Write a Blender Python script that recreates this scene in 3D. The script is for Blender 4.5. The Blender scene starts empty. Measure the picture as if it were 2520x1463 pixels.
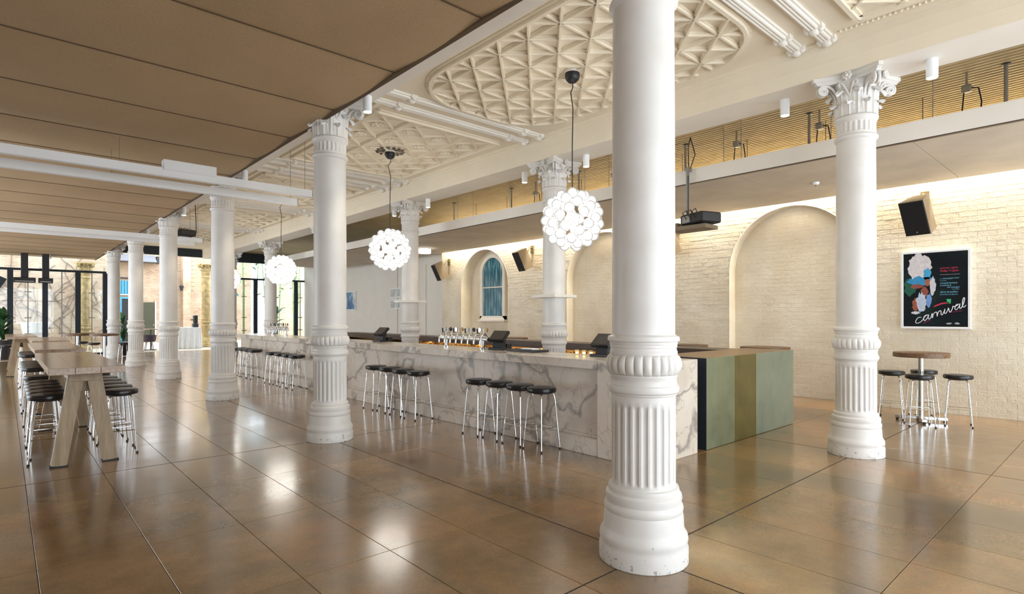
import bpy, math, random
from math import sin, cos, pi, radians, sqrt, atan2
from mathutils import Vector, Matrix
random.seed(7)
S = bpy.context.scene
COL = S.collection

# ------------------------------------------------------------------ camera
F, CX, YAW, HZ, EYE = 1390.0, 1260.0, radians(42.0), 779.6, 1.6
cd = bpy.data.cameras.new('camera'); cam = bpy.data.objects.new('camera', cd); COL.objects.link(cam)
cam.location = (0, 0, EYE); cam.rotation_euler = (pi / 2, 0, -YAW)
cd.sensor_width = 36; cd.lens = F / 2520 * 36; cd.shift_y = (HZ - 731.5) / 2520; cd.clip_end = 300; cd.clip_start = .05
S.camera = cam
sy, cy = sin(YAW), cos(YAW)
def ray(u, v):
    l = (u - CX) / F
    return sy + l * cy, cy - l * sy, -(v - HZ) / F
def at_z(u, v, z=0.0):
    a, b, g = ray(u, v); d = (z - EYE) / g
    return Vector((a * d, b * d, z))
def at_x(u, v, X):
    a, b, g = ray(u, v); d = X / a
    return Vector((X, b * d, EYE + g * d))
def at_y(u, v, Y):
    a, b, g = ray(u, v); d = Y / b
    return Vector((a * d, Y, EYE + g * d))

# ------------------------------------------------------------------ world and light
S.view_settings.view_transform = 'Standard'; S.view_settings.look = 'None'
S.view_settings.gamma = 1; S.view_settings.use_curve_mapping = False
S.view_settings.exposure = 0.2
W = bpy.data.worlds.new('world'); S.world = W; W.use_nodes = True
bg = W.node_tree.nodes['Background']; bg.inputs[0].default_value = (.85, .925, 1, 1); bg.inputs[1].default_value = 6.0
def area(name, loc, rot, sx, sy_, power, col, portal=False):
    l = bpy.data.lights.new(name, 'AREA'); l.shape = 'RECTANGLE'; l.size = sx; l.size_y = sy_; l.energy = power; l.color = col
    o = bpy.data.objects.new(name, l); COL.objects.link(o); o.location = loc; o.rotation_euler = rot
    if portal: l.cycles.is_portal = True
    return o
YE = 30.0                     # end wall of the hall
XW = 11.55                    # face of the brick wall on the right
area('window_portal', (-5.0, 20.4, 2.1), (0, radians(-90), 0), 3.9, 19.2, 1, (1, 1, 1), True)
area('window_portal', (5.75, -3.5, 2.1), (radians(90), 0, 0), 12.9, 3.9, 1, (1, 1, 1), True)
area('window_portal', (3.2, YE + .1, 2.4), (radians(-90), 0, 0), 16.5, 4.6, 1, (1, 1, 1), True)
# lamps hidden in the slot between the hung ceiling and the brick wall
area('cove_lamp', (11.42, 7.6, 4.25), (0, 0, 0), .12, 17.5, 430, (1, .89, .70))
# warm strip over the bottle shelf of the back bar
area('shelf_lamp', (8.5, 9.2, .93), (0, 0, 0), .05, 8.6, 60, (1, .72, .36))

# ------------------------------------------------------------------ helpers
def setp(o, label=None, cat=None, group=None, kind=None):
    if label: o['label'] = label
    if cat: o['category'] = cat
    if group: o['group'] = group
    if kind: o['kind'] = kind
    return o
def thing(name, label, cat, loc=(0, 0, 0), rz=0, group=None):
    o = bpy.data.objects.new(name, None); COL.objects.link(o); o.empty_display_size = .1
    o.location = loc; o.rotation_euler = (0, 0, rz)
    return setp(o, label, cat, group)
class MB:
    def __init__(s): s.v = []; s.f = []; s.m = []; s.mi = 0
    def add(s, vs, fs):
        b = len(s.v); s.v += [tuple(p) for p in vs]
        for f in fs: s.f.append([b + i for i in f]); s.m.append(s.mi)
        return s
    def box(s, x0, y0, z0, x1, y1, z1):
        return s.add([(x0, y0, z0), (x1, y0, z0), (x1, y1, z0), (x0, y1, z0), (x0, y0, z1), (x1, y0, z1), (x1, y1, z1), (x0, y1, z1)],
                     [(3, 2, 1, 0), (4, 5, 6, 7), (0, 1, 5, 4), (1, 2, 6, 5), (2, 3, 7, 6), (3, 0, 4, 7)])
    def bbox(s, x0, y0, z0, x1, y1, z1, b):       # box with chamfered vertical and top edges
        def ring(i, z): return [(x0 + i, y0, z), (x1 - i, y0, z), (x1, y0 + i, z), (x1, y1 - i, z), (x1 - i, y1, z), (x0 + i, y1, z), (x0, y1 - i, z), (x0, y0 + i, z)]
        def ins(z, k): return [(x0 + b * k + b, y0 + b * k, z), (x1 - b * k - b, y0 + b * k, z), (x1 - b * k, y0 + b * k + b, z), (x1 - b * k, y1 - b * k - b, z), (x1 - b * k - b, y1 - b * k, z), (x0 + b * k + b, y1 - b * k, z), (x0 + b * k, y1 - b * k - b, z), (x0 + b * k, y0 + b * k + b, z)]
        vs = ins(z0, 1) + ring(b, z0 + b) + ring(b, z1 - b) + ins(z1, 1)
        fs = [tuple(range(7, -1, -1)), tuple(range(24, 32))]
        for r in range(3):
            for i in range(8):
                j = (i + 1) % 8; fs.append((r * 8 + i, r * 8 + j, r * 8 + 8 + j, r * 8 + 8 + i))
        return s.add(vs, fs)
    def tbox(s, M, sx, sy2, sz):                   # box centred at the matrix
        a, b, c = sx / 2, sy2 / 2, sz / 2
        vs = [M @ Vector(p) for p in [(-a, -b, -c), (a, -b, -c), (a, b, -c), (-a, b, -c), (-a, -b, c), (a, -b, c), (a, b, c), (-a, b, c)]]
        return s.add(vs, [(3, 2, 1, 0), (4, 5, 6, 7), (0, 1, 5, 4), (1, 2, 6, 5), (2, 3, 7, 6), (3, 0, 4, 7)])
    def bar(s, p, q, w, h, up=(0, 0, 1)):          # rectangular bar between two points
        p = Vector(p); q = Vector(q); d = (q - p); L = d.length; d.normalize(); u = Vector(up)
        r = d.cross(u); r.normalize(); u2 = r.cross(d)
        M = Matrix((r, d, u2)).transposed().to_4x4(); M.translation = (p + q) / 2
        return s.tbox(M, w, L, h)
    def tube(s, pts, r, n=8, cap=True):
        pts = [Vector(p) for p in pts]; rs = r if isinstance(r, (list, tuple)) else [r] * len(pts)
        vs = []; prev = None
        for i, p in enumerate(pts):
            t = (pts[min(i + 1, len(pts) - 1)] - pts[max(i - 1, 0)]).normalized()
            ref = prev if prev is not None else (Vector((0, 0, 1)) if abs(t.z) < .9 else Vector((1, 0, 0)))
            a = t.cross(ref).normalized(); b = a.cross(t).normalized(); prev = b
            for k in range(n):
                th = 2 * pi * k / n; vs.append(p + rs[i] * (cos(th) * a + sin(th) * b))
        fs = []
        for i in range(len(pts) - 1):
            for k in range(n):
                k2 = (k + 1) % n; fs.append((i * n + k, i * n + k2, (i + 1) * n + k2, (i + 1) * n + k))
        if cap: fs += [tuple(range(n - 1, -1, -1)), tuple((len(pts) - 1) * n + k for k in range(n))]
        return s.add(vs, fs)
    def rev(s, zs, rf, n, c=(0, 0), cap=True):     # surface of revolution, rf(theta, i) gives the radius on ring i
        vs = []
        for i, z in enumerate(zs):
            for k in range(n):
                th = 2 * pi * k / n; r = rf(th, i); vs.append((c[0] + r * cos(th), c[1] + r * sin(th), z))
        fs = []
        for i in range(len(zs) - 1):
            for k in range(n):
                k2 = (k + 1) % n; fs.append((i * n + k, i * n + k2, (i + 1) * n + k2, (i + 1) * n + k))
        if cap: fs += [tuple(range(n - 1, -1, -1)), tuple((len(zs) - 1) * n + k for k in range(n))]
        return s.add(vs, fs)
    def lathe(s, prof, n=32, c=(0, 0), cap=True):
        return s.rev([z for r, z in prof], lambda th, i: prof[i][0], n, c, cap)
    def sphere(s, c, r, nu=12, nv=8, sq=1.0):
        vs = [(c[0], c[1], c[2] - r * sq)]; fs = []
        for j in range(1, nv):
            a = -pi / 2 + pi * j / nv
            for k in range(nu):
                th = 2 * pi * k / nu; vs.append((c[0] + r * cos(a) * cos(th), c[1] + r * cos(a) * sin(th), c[2] + r * sin(a) * sq))
        vs.append((c[0], c[1], c[2] + r * sq)); T = len(vs) - 1
        for k in range(nu):
            k2 = (k + 1) % nu; fs.append((0, 1 + k2, 1 + k)); fs.append((T, 1 + (nv - 2) * nu + k, 1 + (nv - 2) * nu + k2))
            for j in range(nv - 2): fs.append((1 + j * nu + k, 1 + j * nu + k2, 1 + (j + 1) * nu + k2, 1 + (j + 1) * nu + k))
        return s.add(vs, fs)
    def prism(s, poly, z0, z1, fn=None):           # polygon (a,b) pushed from z0 to z1; fn maps (a,b,c) to space
        fn = fn or (lambda a, b, c: (a, b, c)); n = len(poly)
        vs = [fn(a, b, z0) for a, b in poly] + [fn(a, b, z1) for a, b in poly]
        fs = [tuple(range(n - 1, -1, -1)), tuple(range(n, 2 * n))] + [(i, (i + 1) % n, n + (i + 1) % n, n + i) for i in range(n)]
        return s.add(vs, fs)
    def mesh(s, name, mats, smooth=None):
        me = bpy.data.meshes.new(name); me.from_pydata(s.v, [], s.f)
        for m in (mats if isinstance(mats, (list, tuple)) else [mats]): me.materials.append(m)
        if any(s.m): me.polygons.foreach_set('material_index', s.m)
        if smooth:
            me.polygons.foreach_set('use_smooth', [True] * len(me.polygons)); me.set_sharp_from_angle(angle=radians(smooth))
        me.update(); return me
    def build(s, name, mats, parent=None, smooth=None, loc=None, rz=0):
        return link(s.mesh(name, mats, smooth), name, parent, loc, rz)
def link(me, name, parent=None, loc=None, rz=0):
    o = bpy.data.objects.new(name, me); COL.objects.link(o)
    if parent: o.parent = parent
    if loc is not None: o.location = loc
    if rz: o.rotation_euler = (0, 0, rz)
    return o
def dup(root, loc, rz=None, label=None, group=None, parent=None):
    c = root.copy(); COL.objects.link(c); c.parent = parent
    if parent is None:
        c.location = loc
        if rz is not None: c.rotation_euler = (0, 0, rz)
        if label: c['label'] = label
        if group: c['group'] = group
    for ch in list(root.children): dup(ch, None, parent=c)
    return c
ORD = ['first', 'second', 'third', 'fourth', 'fifth', 'sixth', 'seventh', 'eighth', 'ninth', 'tenth', 'eleventh', 'twelfth']

# ------------------------------------------------------------------ materials
def srgb(r, g, b):
    f = lambda c: c / 12.92 if c <= .04045 else ((c + .055) / 1.055) ** 2.4
    return (f(r / 255), f(g / 255), f(b / 255), 1)
class NT:
    def __init__(s, name):
        s.m = bpy.data.materials.new(name); s.m.use_nodes = True; s.t = s.m.node_tree; s.n = s.t.nodes; s.b = s.n['Principled BSDF']
        s.out = s.n['Material Output']
    def node(s, ty, **kw):
        n = s.n.new(ty)
        for k, v in kw.items():
            if k in n.inputs.keys() if isinstance(k, str) else False: pass
            setattr(n, k, v)
        return n
    def link(s, a, b): s.t.links.new(a, b)
    def pos(s, obj=False, scale=(1, 1, 1)):
        tc = s.n.new('ShaderNodeTexCoord') if obj else s.n.new('ShaderNodeNewGeometry')
        mp = s.n.new('ShaderNodeMapping'); mp.inputs['Scale'].default_value = scale
        s.link(tc.outputs['Object' if obj else 'Position'], mp.inputs[0]); return mp.outputs[0]
    def noise(s, vec, scale, detail=4, rough=.55, dist=0):
        n = s.n.new('ShaderNodeTexNoise'); n.inputs['Scale'].default_value = scale; n.inputs['Detail'].default_value = detail
        n.inputs['Roughness'].default_value = rough; n.inputs['Distortion'].default_value = dist
        s.link(vec, n.inputs['Vector']); return n.outputs['Fac']
    def ramp(s, fac, stops, interp='LINEAR'):
        r = s.n.new('ShaderNodeValToRGB'); r.color_ramp.interpolation = interp; e = r.color_ramp.elements
        while len(e) < len(stops): e.new(.5)
        for i, (p, c) in enumerate(stops): e[i].position = p; e[i].color = c if len(c) == 4 else (*c, 1)
        s.link(fac, r.inputs[0]); return r.outputs[0]
    def mix(s, fac, a, b, mode='MIX'):
        x = s.n.new('ShaderNodeMix'); x.data_type = 'RGBA'; x.blend_type = mode
        for sock, val in ((x.inputs[0], fac), (x.inputs[6], a), (x.inputs[7], b)):
            if isinstance(val, (int, float)): sock.default_value = val
            elif isinstance(val, tuple): sock.default_value = val
            else: s.link(val, sock)
        return x.outputs[2]
    def math(s, op, a, b=None):
        x = s.n.new('ShaderNodeMath'); x.operation = op
        for sock, val in ((x.inputs[0], a), (x.inputs[1], b)):
            if val is None: continue
            if isinstance(val, (int, float)): sock.default_value = val
            else: s.link(val, sock)
        return x.outputs[0]
    def bump(s, h, strength, dist=.01):
        b = s.n.new('ShaderNodeBump'); b.inputs['Strength'].default_value = strength; b.inputs['Distance'].default_value = dist
        s.link(h, b.inputs['Height']); s.link(b.outputs[0], s.b.inputs['Normal'])
    def set(s, color=None, rough=None, metal=None, spec=None, coat=None):
        if color is not None:
            if isinstance(color, tuple): s.b.inputs['Base Color'].default_value = color
            else: s.link(color, s.b.inputs['Base Color'])
        for v, k in ((rough, 'Roughness'), (metal, 'Metallic'), (spec, 'Specular IOR Level'), (coat, 'Coat Weight')):
            if v is None: continue
            if isinstance(v, (int, float)): s.b.inputs[k].default_value = v
            else: s.link(v, s.b.inputs[k])
        return s
def plain(name, col, rough=.5, metal=0, var=.12, scale=6, bump=0, bscale=60, obj=True):
    t = NT(name); p = t.pos(obj)
    n = t.noise(p, scale, 4)
    d = tuple(max(0, c * (1 - var)) for c in col[:3]) + (1,); u = tuple(min(1, c * (1 + var * .6)) for c in col[:3]) + (1,)
    t.set(t.ramp(n, [(.3, d), (.7, u)]), rough, metal)
    if bump: t.bump(t.noise(p, bscale, 3), bump)
    return t.m
M = {}
def m_floor():
    t = NT('polished_concrete'); p = t.pos()
    # tone of each slab
    sn = t.n.new('ShaderNodeVectorMath'); sn.operation = 'ADD'; sn.inputs[1].default_value = (-3.17, -2.213, 1); t.link(p, sn.inputs[0])
    dv = t.n.new('ShaderNodeVectorMath'); dv.operation = 'DIVIDE'; dv.inputs[1].default_value = (.60286, 1.21425, 5); t.link(sn.outputs[0], dv.inputs[0])
    fl = t.n.new('ShaderNodeVectorMath'); fl.operation = 'FLOOR'; t.link(dv.outputs[0], fl.inputs[0])
    wn = t.n.new('ShaderNodeTexWhiteNoise'); t.link(fl.outputs[0], wn.inputs['Vector'])
    base = t.ramp(t.noise(p, 1.3, 7, .66), [(.3, srgb(114, 98, 72)), (.5, srgb(146, 117, 79)), (.7, srgb(170, 136, 92))])
    ora = t.ramp(t.noise(p, .8, 5, .65, .6), [(.52, (0, 0, 0, 1)), (.68, (1, 1, 1, 1))])
    c = t.mix(t.math('MULTIPLY', ora, .6), base, srgb(176, 124, 70))
    tone = t.ramp(wn.outputs['Value'], [(0, (.74, .77, .78, 1)), (.5, (.93, .9, .86, 1)), (1, (1.0, 1.0, 1.0, 1))])
    c = t.mix(1, c, tone, 'MULTIPLY')
    sp = t.ramp(t.noise(p, 55, 3, .7), [(.3, (.82, .82, .82, 1)), (.6, (1, 1, 1, 1))]); c = t.mix(1, c, sp, 'MULTIPLY')
    r = t.ramp(t.noise(p, 2.2, 5), [(.3, (.15,) * 3), (.75, (.27,) * 3)])
    t.set(c, r, 0, .6, .45); t.b.inputs['Coat Roughness'].default_value = .13; t.bump(t.noise(p, 22, 4, .6), .03, .01); return t.m
M['floor'] = m_floor()
M['joint'] = plain('dark_joint', srgb(48, 40, 34), .8)
M['ceiljoint'] = plain('brown_joint', srgb(92, 72, 50), .8)
M['cream'] = plain('cream_plaster', srgb(240, 230, 210), .6, 0, .03, 2, 0, 40, False)
M['white'] = plain('white_plaster', srgb(240, 236, 228), .55, 0, .03, 2, .04, 30, False)
def m_column():
    t = NT('white_column_paint'); p = t.pos()
    n = t.noise(p, 3, 4); c = t.ramp(n, [(.3, srgb(220, 217, 212)), (.7, srgb(230, 228, 225))])
    sx = t.n.new('ShaderNodeSeparateXYZ'); t.link(p, sx.inputs[0])
    low = t.n.new('ShaderNodeMapRange'); low.inputs[1].default_value = .02; low.inputs[2].default_value = .3; low.inputs[3].default_value = .58; low.inputs[4].default_value = .74
    t.link(sx.outputs[2], low.inputs[0])
    ch = t.math('GREATER_THAN', t.noise(p, 26, 5, .7), low.outputs[0])
    gate = t.math('LESS_THAN', sx.outputs[2], .26)
    c = t.mix(t.math('MULTIPLY', t.math('MULTIPLY', ch, gate), .75), c, srgb(150, 146, 136))
    t.set(c, .4); return t.m
M['column'] = m_column()
M['aged'] = plain('weathered_column_stone', srgb(176, 152, 104), .8, 0, .45, 5, .3, 30)
def m_brick():
    t = NT('painted_brick'); p = t.pos()
    n = t.noise(p, 1.6, 4); c = t.ramp(n, [(.3, srgb(226, 214, 190)), (.7, srgb(240, 232, 214))])
    t.set(c, .62); h = t.math('ADD', t.noise(p, 9, 5, .65), t.math('MULTIPLY', t.noise(p, 45, 3), .35)); t.bump(h, .8, .02); return t.m
M['brick'] = m_brick()
def m_tan():
    t = NT('fibre_ceiling_board'); p = t.pos()
    n = t.noise(t.pos(False, (1, .5, 1)), .8, 3); w = t.noise(t.pos(False, (60, 60, 60)), 1, 2)
    c = t.ramp(n, [(.3, srgb(174, 149, 114)), (.7, srgb(190, 164, 127))]); c = t.mix(.25, c, t.ramp(w, [(.3, srgb(160, 134, 102)), (.7, srgb(206, 180, 142))]))
    t.set(c, .85); t.bump(w, .15, .004); return t.m
M['tan'] = m_tan()
M['concrete_panel'] = plain('hung_panel_board', srgb(214, 204, 188), .7, 0, .12, 1.3, .06, 50, False)
M['corrug'] = plain('corrugated_sheet', srgb(176, 160, 124), .5, .1, .12, 2, 0, 60, False)
def m_marble():
    t = NT('white_marble_grey_veins'); p = t.pos()
    d = t.n.new('ShaderNodeTexNoise'); d.inputs['Scale'].default_value = 1.3; d.inputs['Detail'].default_value = 5; t.link(p, d.inputs['Vector'])
    ad = t.n.new('ShaderNodeMix'); ad.data_type = 'VECTOR'; ad.inputs[0].default_value = .45; t.link(p, ad.inputs[4]); t.link(d.outputs['Color'], ad.inputs[5])
    def vein(sc, w, det=3):
        n = t.noise(ad.outputs[1], sc, det, .5); a = t.math('ABSOLUTE', t.math('SUBTRACT', n, .5))
        return t.ramp(a, [(0, (1, 1, 1, 1)), (w, (0, 0, 0, 1))])
    v1 = vein(1.7, .03); v2 = vein(3.6, .012); big = t.ramp(t.noise(ad.outputs[1], 1.2, 4), [(.52, (0, 0, 0, 1)), (.72, (1, 1, 1, 1))])
    base = t.ramp(t.noise(p, 1.1, 3), [(.3, srgb(212, 199, 183)), (.7, srgb(228, 219, 207))])
    c = t.mix(t.math('MULTIPLY', big, .5), base, srgb(156, 140, 122))
    c = t.mix(t.math('MULTIPLY', v1, .7), c, srgb(112, 106, 102)); c = t.mix(t.math('MULTIPLY', v2, .45), c, srgb(140, 122, 104))
    t.set(c, .2, 0, .5); return t.m
M['marble'] = m_marble()
def m_mottled_metal(name, a, b, s):
    t = NT(name); p = t.pos(); n = t.noise(p, s, 5, .6); v = t.noise(t.pos(False, (6, 6, 1.2)), 1, 4)
    c = t.mix(t.ramp(v, [(.35, (0, 0, 0, 1)), (.65, (1, 1, 1, 1))]), t.ramp(n, [(.35, a), (.65, b)]), t.mix(.5, a, b))
    t.set(c, .34, .55); t.bump(t.noise(p, 40, 3), .05); return t.m
M['pat_green'] = m_mottled_metal('green_patina_brass', srgb(116, 126, 100), srgb(150, 156, 128), 2)
M['metal_olive'] = m_mottled_metal('olive_mottled_metal', srgb(96, 88, 44), srgb(128, 118, 66), 2)
M['metal_blue'] = m_mottled_metal('blue_green_mottled_metal', srgb(126, 142, 128), srgb(164, 170, 146), 2)
M['brass'] = m_mottled_metal('aged_brass', srgb(122, 92, 50), srgb(150, 118, 66), 3)
def m_wood(name, a, b, sc=(3, 30, 30), rough=.35):
    t = NT(name); p = t.pos(True, sc); n = t.noise(p, 1, 5, .6, .4)
    t.set(t.ramp(n, [(.3, a), (.7, b)]), rough); t.bump(n, .08, .004); return t.m
M['oak'] = m_wood('pale_oak', srgb(150, 122, 98), srgb(186, 158, 130), (30, 3, 30), .2)
M['oakleg'] = m_wood('grey_oak', srgb(148, 128, 102), srgb(182, 162, 134), (30, 30, 3), .5)
M['walnut'] = m_wood('brown_wood', srgb(92, 64, 42), srgb(132, 98, 66), (3, 30, 30), .4)
M['darkwood'] = m_wood('dark_brown_wood', srgb(62, 46, 34), srgb(88, 66, 48), (3, 3, 30), .35)
M['vinyl'] = plain('black_vinyl', (.012, .012, .014, 1), .3, 0, .2, 8)
M['chrome'] = plain('chrome', (.78, .8, .82, 1), .12, 1, .03, 5)
M['rubber'] = plain('black_rubber', (.015, .015, .015, 1), .6)
M['black'] = plain('black_paint', (.014, .015, .018, 1), .45)
M['grille'] = plain('black_speaker_grille', (.008, .008, .012, 1), .7)
M['spkbox'] = plain('taupe_speaker_case', srgb(128, 112, 90), .55)
M['steel'] = plain('grey_steel', srgb(150, 150, 146), .4, .7)
M['darksteel'] = plain('blue_black_steel', srgb(34, 44, 54), .5, .2)
M['rail'] = plain('white_powder_coat', srgb(246, 249, 252), .4, 0, .01)
M['galv'] = plain('galvanised_bracket', srgb(120, 108, 78), .5, .4)
def m_glow(name, col, st):
    t = NT(name); t.set((.9, .9, .88, 1), .1); p = t.pos(True); n = t.noise(p, 5, 2)
    t.link(t.ramp(n, [(.3, tuple(c * .92 for c in col) + (1,)), (.7, (*col, 1))]), t.b.inputs['Emission Color'])
    t.b.inputs['Emission Strength'].default_value = st; return t.m
M['globe'] = m_glow('lit_drum_shade', (1, .96, .88), 3.0)
M['bulb'] = m_glow('lit_bulb', (1, .96, .88), 6.0)
def m_shell():
    t = NT('clear_globe_glass'); t.n.remove(t.b); tr = t.n.new('ShaderNodeBsdfTransparent'); tr.inputs[0].default_value = (.95, .95, .95, 1)
    em = t.n.new('ShaderNodeEmission'); em.inputs[0].default_value = (1, .96, .9, 1); em.inputs[1].default_value = .5
    ad = t.n.new('ShaderNodeAddShader'); t.link(tr.outputs[0], ad.inputs[0]); t.link(em.outputs[0], ad.inputs[1])
    gl = t.n.new('ShaderNodeBsdfGlossy'); gl.inputs['Roughness'].default_value = .05; fr = t.n.new('ShaderNodeFresnel'); fr.inputs[0].default_value = 1.5
    mx = t.n.new('ShaderNodeMixShader'); t.link(fr.outputs[0], mx.inputs[0]); t.link(ad.outputs[0], mx.inputs[1]); t.link(gl.outputs[0], mx.inputs[2]); t.link(mx.outputs[0], t.out.inputs[0]); return t.m
M['shell'] = m_shell()
M['lamp'] = m_glow('lit_lamp_lens', (1, .9, .72), 14)
M['screen'] = plain('dark_screen', (.06, .055, .05, 1), .2)
def m_glass(name, tint, refl=.12):
    t = NT(name); t.n.remove(t.b)
    tr = t.n.new('ShaderNodeBsdfTransparent'); tr.inputs[0].default_value = tint
    gl = t.n.new('ShaderNodeBsdfGlossy'); gl.inputs['Roughness'].default_value = .02
    fr = t.n.new('ShaderNodeFresnel'); fr.inputs[0].default_value = 1.45
    mx = t.n.new('ShaderNodeMixShader'); t.link(fr.outputs[0], mx.inputs[0]); t.link(tr.outputs[0], mx.inputs[1]); t.link(gl.outputs[0], mx.inputs[2])
    t.link(mx.outputs[0], t.out.inputs[0]); return t.m
M['glass'] = m_glass('clear_glass', (.94, .97, .98, 1))
def m_bottle(name, col):
    t = NT(name); t.set(col, .08); t.b.inputs['Transmission Weight'].default_value = .5; return t.m
M['amber'] = m_bottle('amber_glass', srgb(190, 124, 50)); M['clearb'] = m_bottle('pale_glass', srgb(214, 196, 156)); M['greenb'] = m_bottle('green_glass', srgb(92, 110, 60))
M['leaf'] = plain('green_leaf', srgb(60, 120, 44), .5, 0, .35, 9)
M['leaf2'] = plain('dark_green_leaf', srgb(40, 84, 46), .5, 0, .35, 9)
M['bamboo'] = plain('green_bamboo', srgb(120, 150, 92), .5, 0, .3, 6)
M['vine'] = plain('dry_vine', srgb(118, 104, 92), .8, 0, .3, 9)
M['pot'] = plain('dark_planter', srgb(58, 56, 58), .7)
M['cloth'] = plain('white_tablecloth', srgb(240, 242, 246), .8, 0, .04, 4)
M['purple'] = plain('dark_purple_seat', srgb(70, 58, 70), .7)
M['bluepaint'] = plain('bright_blue_paint', srgb(60, 150, 196), .5)
M['doorgreen'] = plain('dark_olive_door', srgb(62, 64, 44), .5)
M['paving'] = plain('pale_courtyard_paving', srgb(176, 166, 148), .7, 0, .08, 1, .1, 20, False)
M['wetfloor'] = M['paving']
def m_outbrick():
    t = NT('courtyard_brick'); p0 = t.n.new('ShaderNodeNewGeometry'); sp = t.n.new('ShaderNodeSeparateXYZ'); t.link(p0.outputs['Position'], sp.inputs[0])
    cb = t.n.new('ShaderNodeCombineXYZ'); t.link(t.math('ADD', sp.outputs[0], sp.outputs[1]), cb.inputs[0]); t.link(sp.outputs[2], cb.inputs[1])
    br = t.n.new('ShaderNodeTexBrick'); br.inputs['Scale'].default_value = 4; br.inputs['Color1'].default_value = srgb(146, 118, 94); br.inputs['Color2'].default_value = srgb(178, 150, 124)
    br.inputs['Mortar'].default_value = srgb(176, 164, 148); br.inputs['Mortar Size'].default_value = .02; br.inputs['Brick Width'].default_value = .95; br.inputs['Row Height'].default_value = .34
    t.link(cb.outputs[0], br.inputs['Vector']); pale = t.ramp(t.noise(t.pos(), .7, 4), [(.35, (0, 0, 0, 1)), (.65, (1, 1, 1, 1))])
    t.set(t.mix(t.math('MULTIPLY', pale, .6), br.outputs['Color'], srgb(190, 176, 156)), .85); return t.m
M['outbrick'] = m_outbrick()
def m_blueglass():
    t = NT('blue_window_glass'); p = t.pos(False, (1, 14, 1.6)); n = t.noise(p, 1, 3)
    t.set(t.ramp(n, [(.3, srgb(30, 74, 96)), (.5, srgb(58, 116, 140)), (.7, srgb(150, 190, 200))]), .1); return t.m
M['blueglass'] = m_blueglass()

# ================================================================== THE SETTING
XA, XB, Y0, SP = 3.17, 7.39, 2.213, 4.857
XL, YB, ZT = -5.0, -3.5, 4.37       # left wall, back wall, soffit height
ZN = 4.79                           # ornate nave ceiling
def struct(o, label=None): return setp(o, label, None, None, 'structure')
def depth(x, y): return x * sy + y * cy
def pix(x, y, z):
    d = depth(x, y); return (CX + F * (x * cy - y * sy) / d, HZ - F * (z - EYE) / d) if d > .2 else (-9e9, -9e9)

# ---- floor of concrete slabs
fl = struct(MB().box(XL, YB, -.12, 12.2, YE, -.018).build('floor', M['joint']), 'polished brown concrete floor of long slabs with dark joints')
PX, PY = (XB - XA) / 7, SP / 4
def full_slab():
    b = MB(); w, h = PX / 2 - .002, PY / 2 - .002; c = .0012
    vs = [(-w, -h, -.018), (w, -h, -.018), (w, h, -.018), (-w, h, -.018), (-w, -h, -c), (w, -h, -c), (w, h, -c), (-w, h, -c),
          (-w + c, -h + c, 0), (w - c, -h + c, 0), (w - c, h - c, 0), (-w + c, h - c, 0)]
    fs = [(8, 9, 10, 11)] + [(i, (i + 1) % 4, 4 + (i + 1) % 4, 4 + i) for i in range(4)] + [(4 + i, 4 + (i + 1) % 4, 8 + (i + 1) % 4, 8 + i) for i in range(4)]
    return b.add(vs, fs)
slabme = full_slab().mesh('floor_slab', M['floor'])
cand = []
for i in range(-14, 15):
    for j in range(-5, 24):
        x0, y0 = XA + i * PX, Y0 + j * PY; x1, y1 = x0 + PX, y0 + PY
        if x1 < XL + .05 or x0 > 12.15 or y1 < YB + .05 or y0 > YE - .05: continue
        full = x0 >= XL - .001 and x1 <= 12.2 and y0 >= YB - .001 and y1 <= YE + .001
        us = [pix(a, b, 0) for a in (x0, x1) for b in (y0, y1)]
        vis = any(-150 < u < 2700 and v < 1600 for u, v in us)
        cand.append((not (vis and full), depth((x0 + x1) / 2, (y0 + y1) / 2), x0, y0, x1, y1))
cand.sort(); rest = MB()
for n, (nv, d, x0, y0, x1, y1) in enumerate(cand):
    if n < 290 and not nv: link(slabme, 'floor_slab', fl, ((x0 + x1) / 2, (y0 + y1) / 2, 0))
    else: rest.box(max(x0, XL) + .003, max(y0, YB) + .003, -.018, min(x1, 12.2) - .003, min(y1, YE) - .003, 0)
setp(rest.build('floor_slab_field', M['floor'], fl), kind='stuff')
for x in (XA, XB): MB().box(x - .005, YB, -.004, x + .005, YE, .0006).build('expansion_joint', M['joint'], fl)
for k in range(6): MB().box(XL, Y0 + SP * k - .005, -.004, XW, Y0 + SP * k + .005, .0007).build('expansion_joint', M['joint'], fl)

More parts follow.
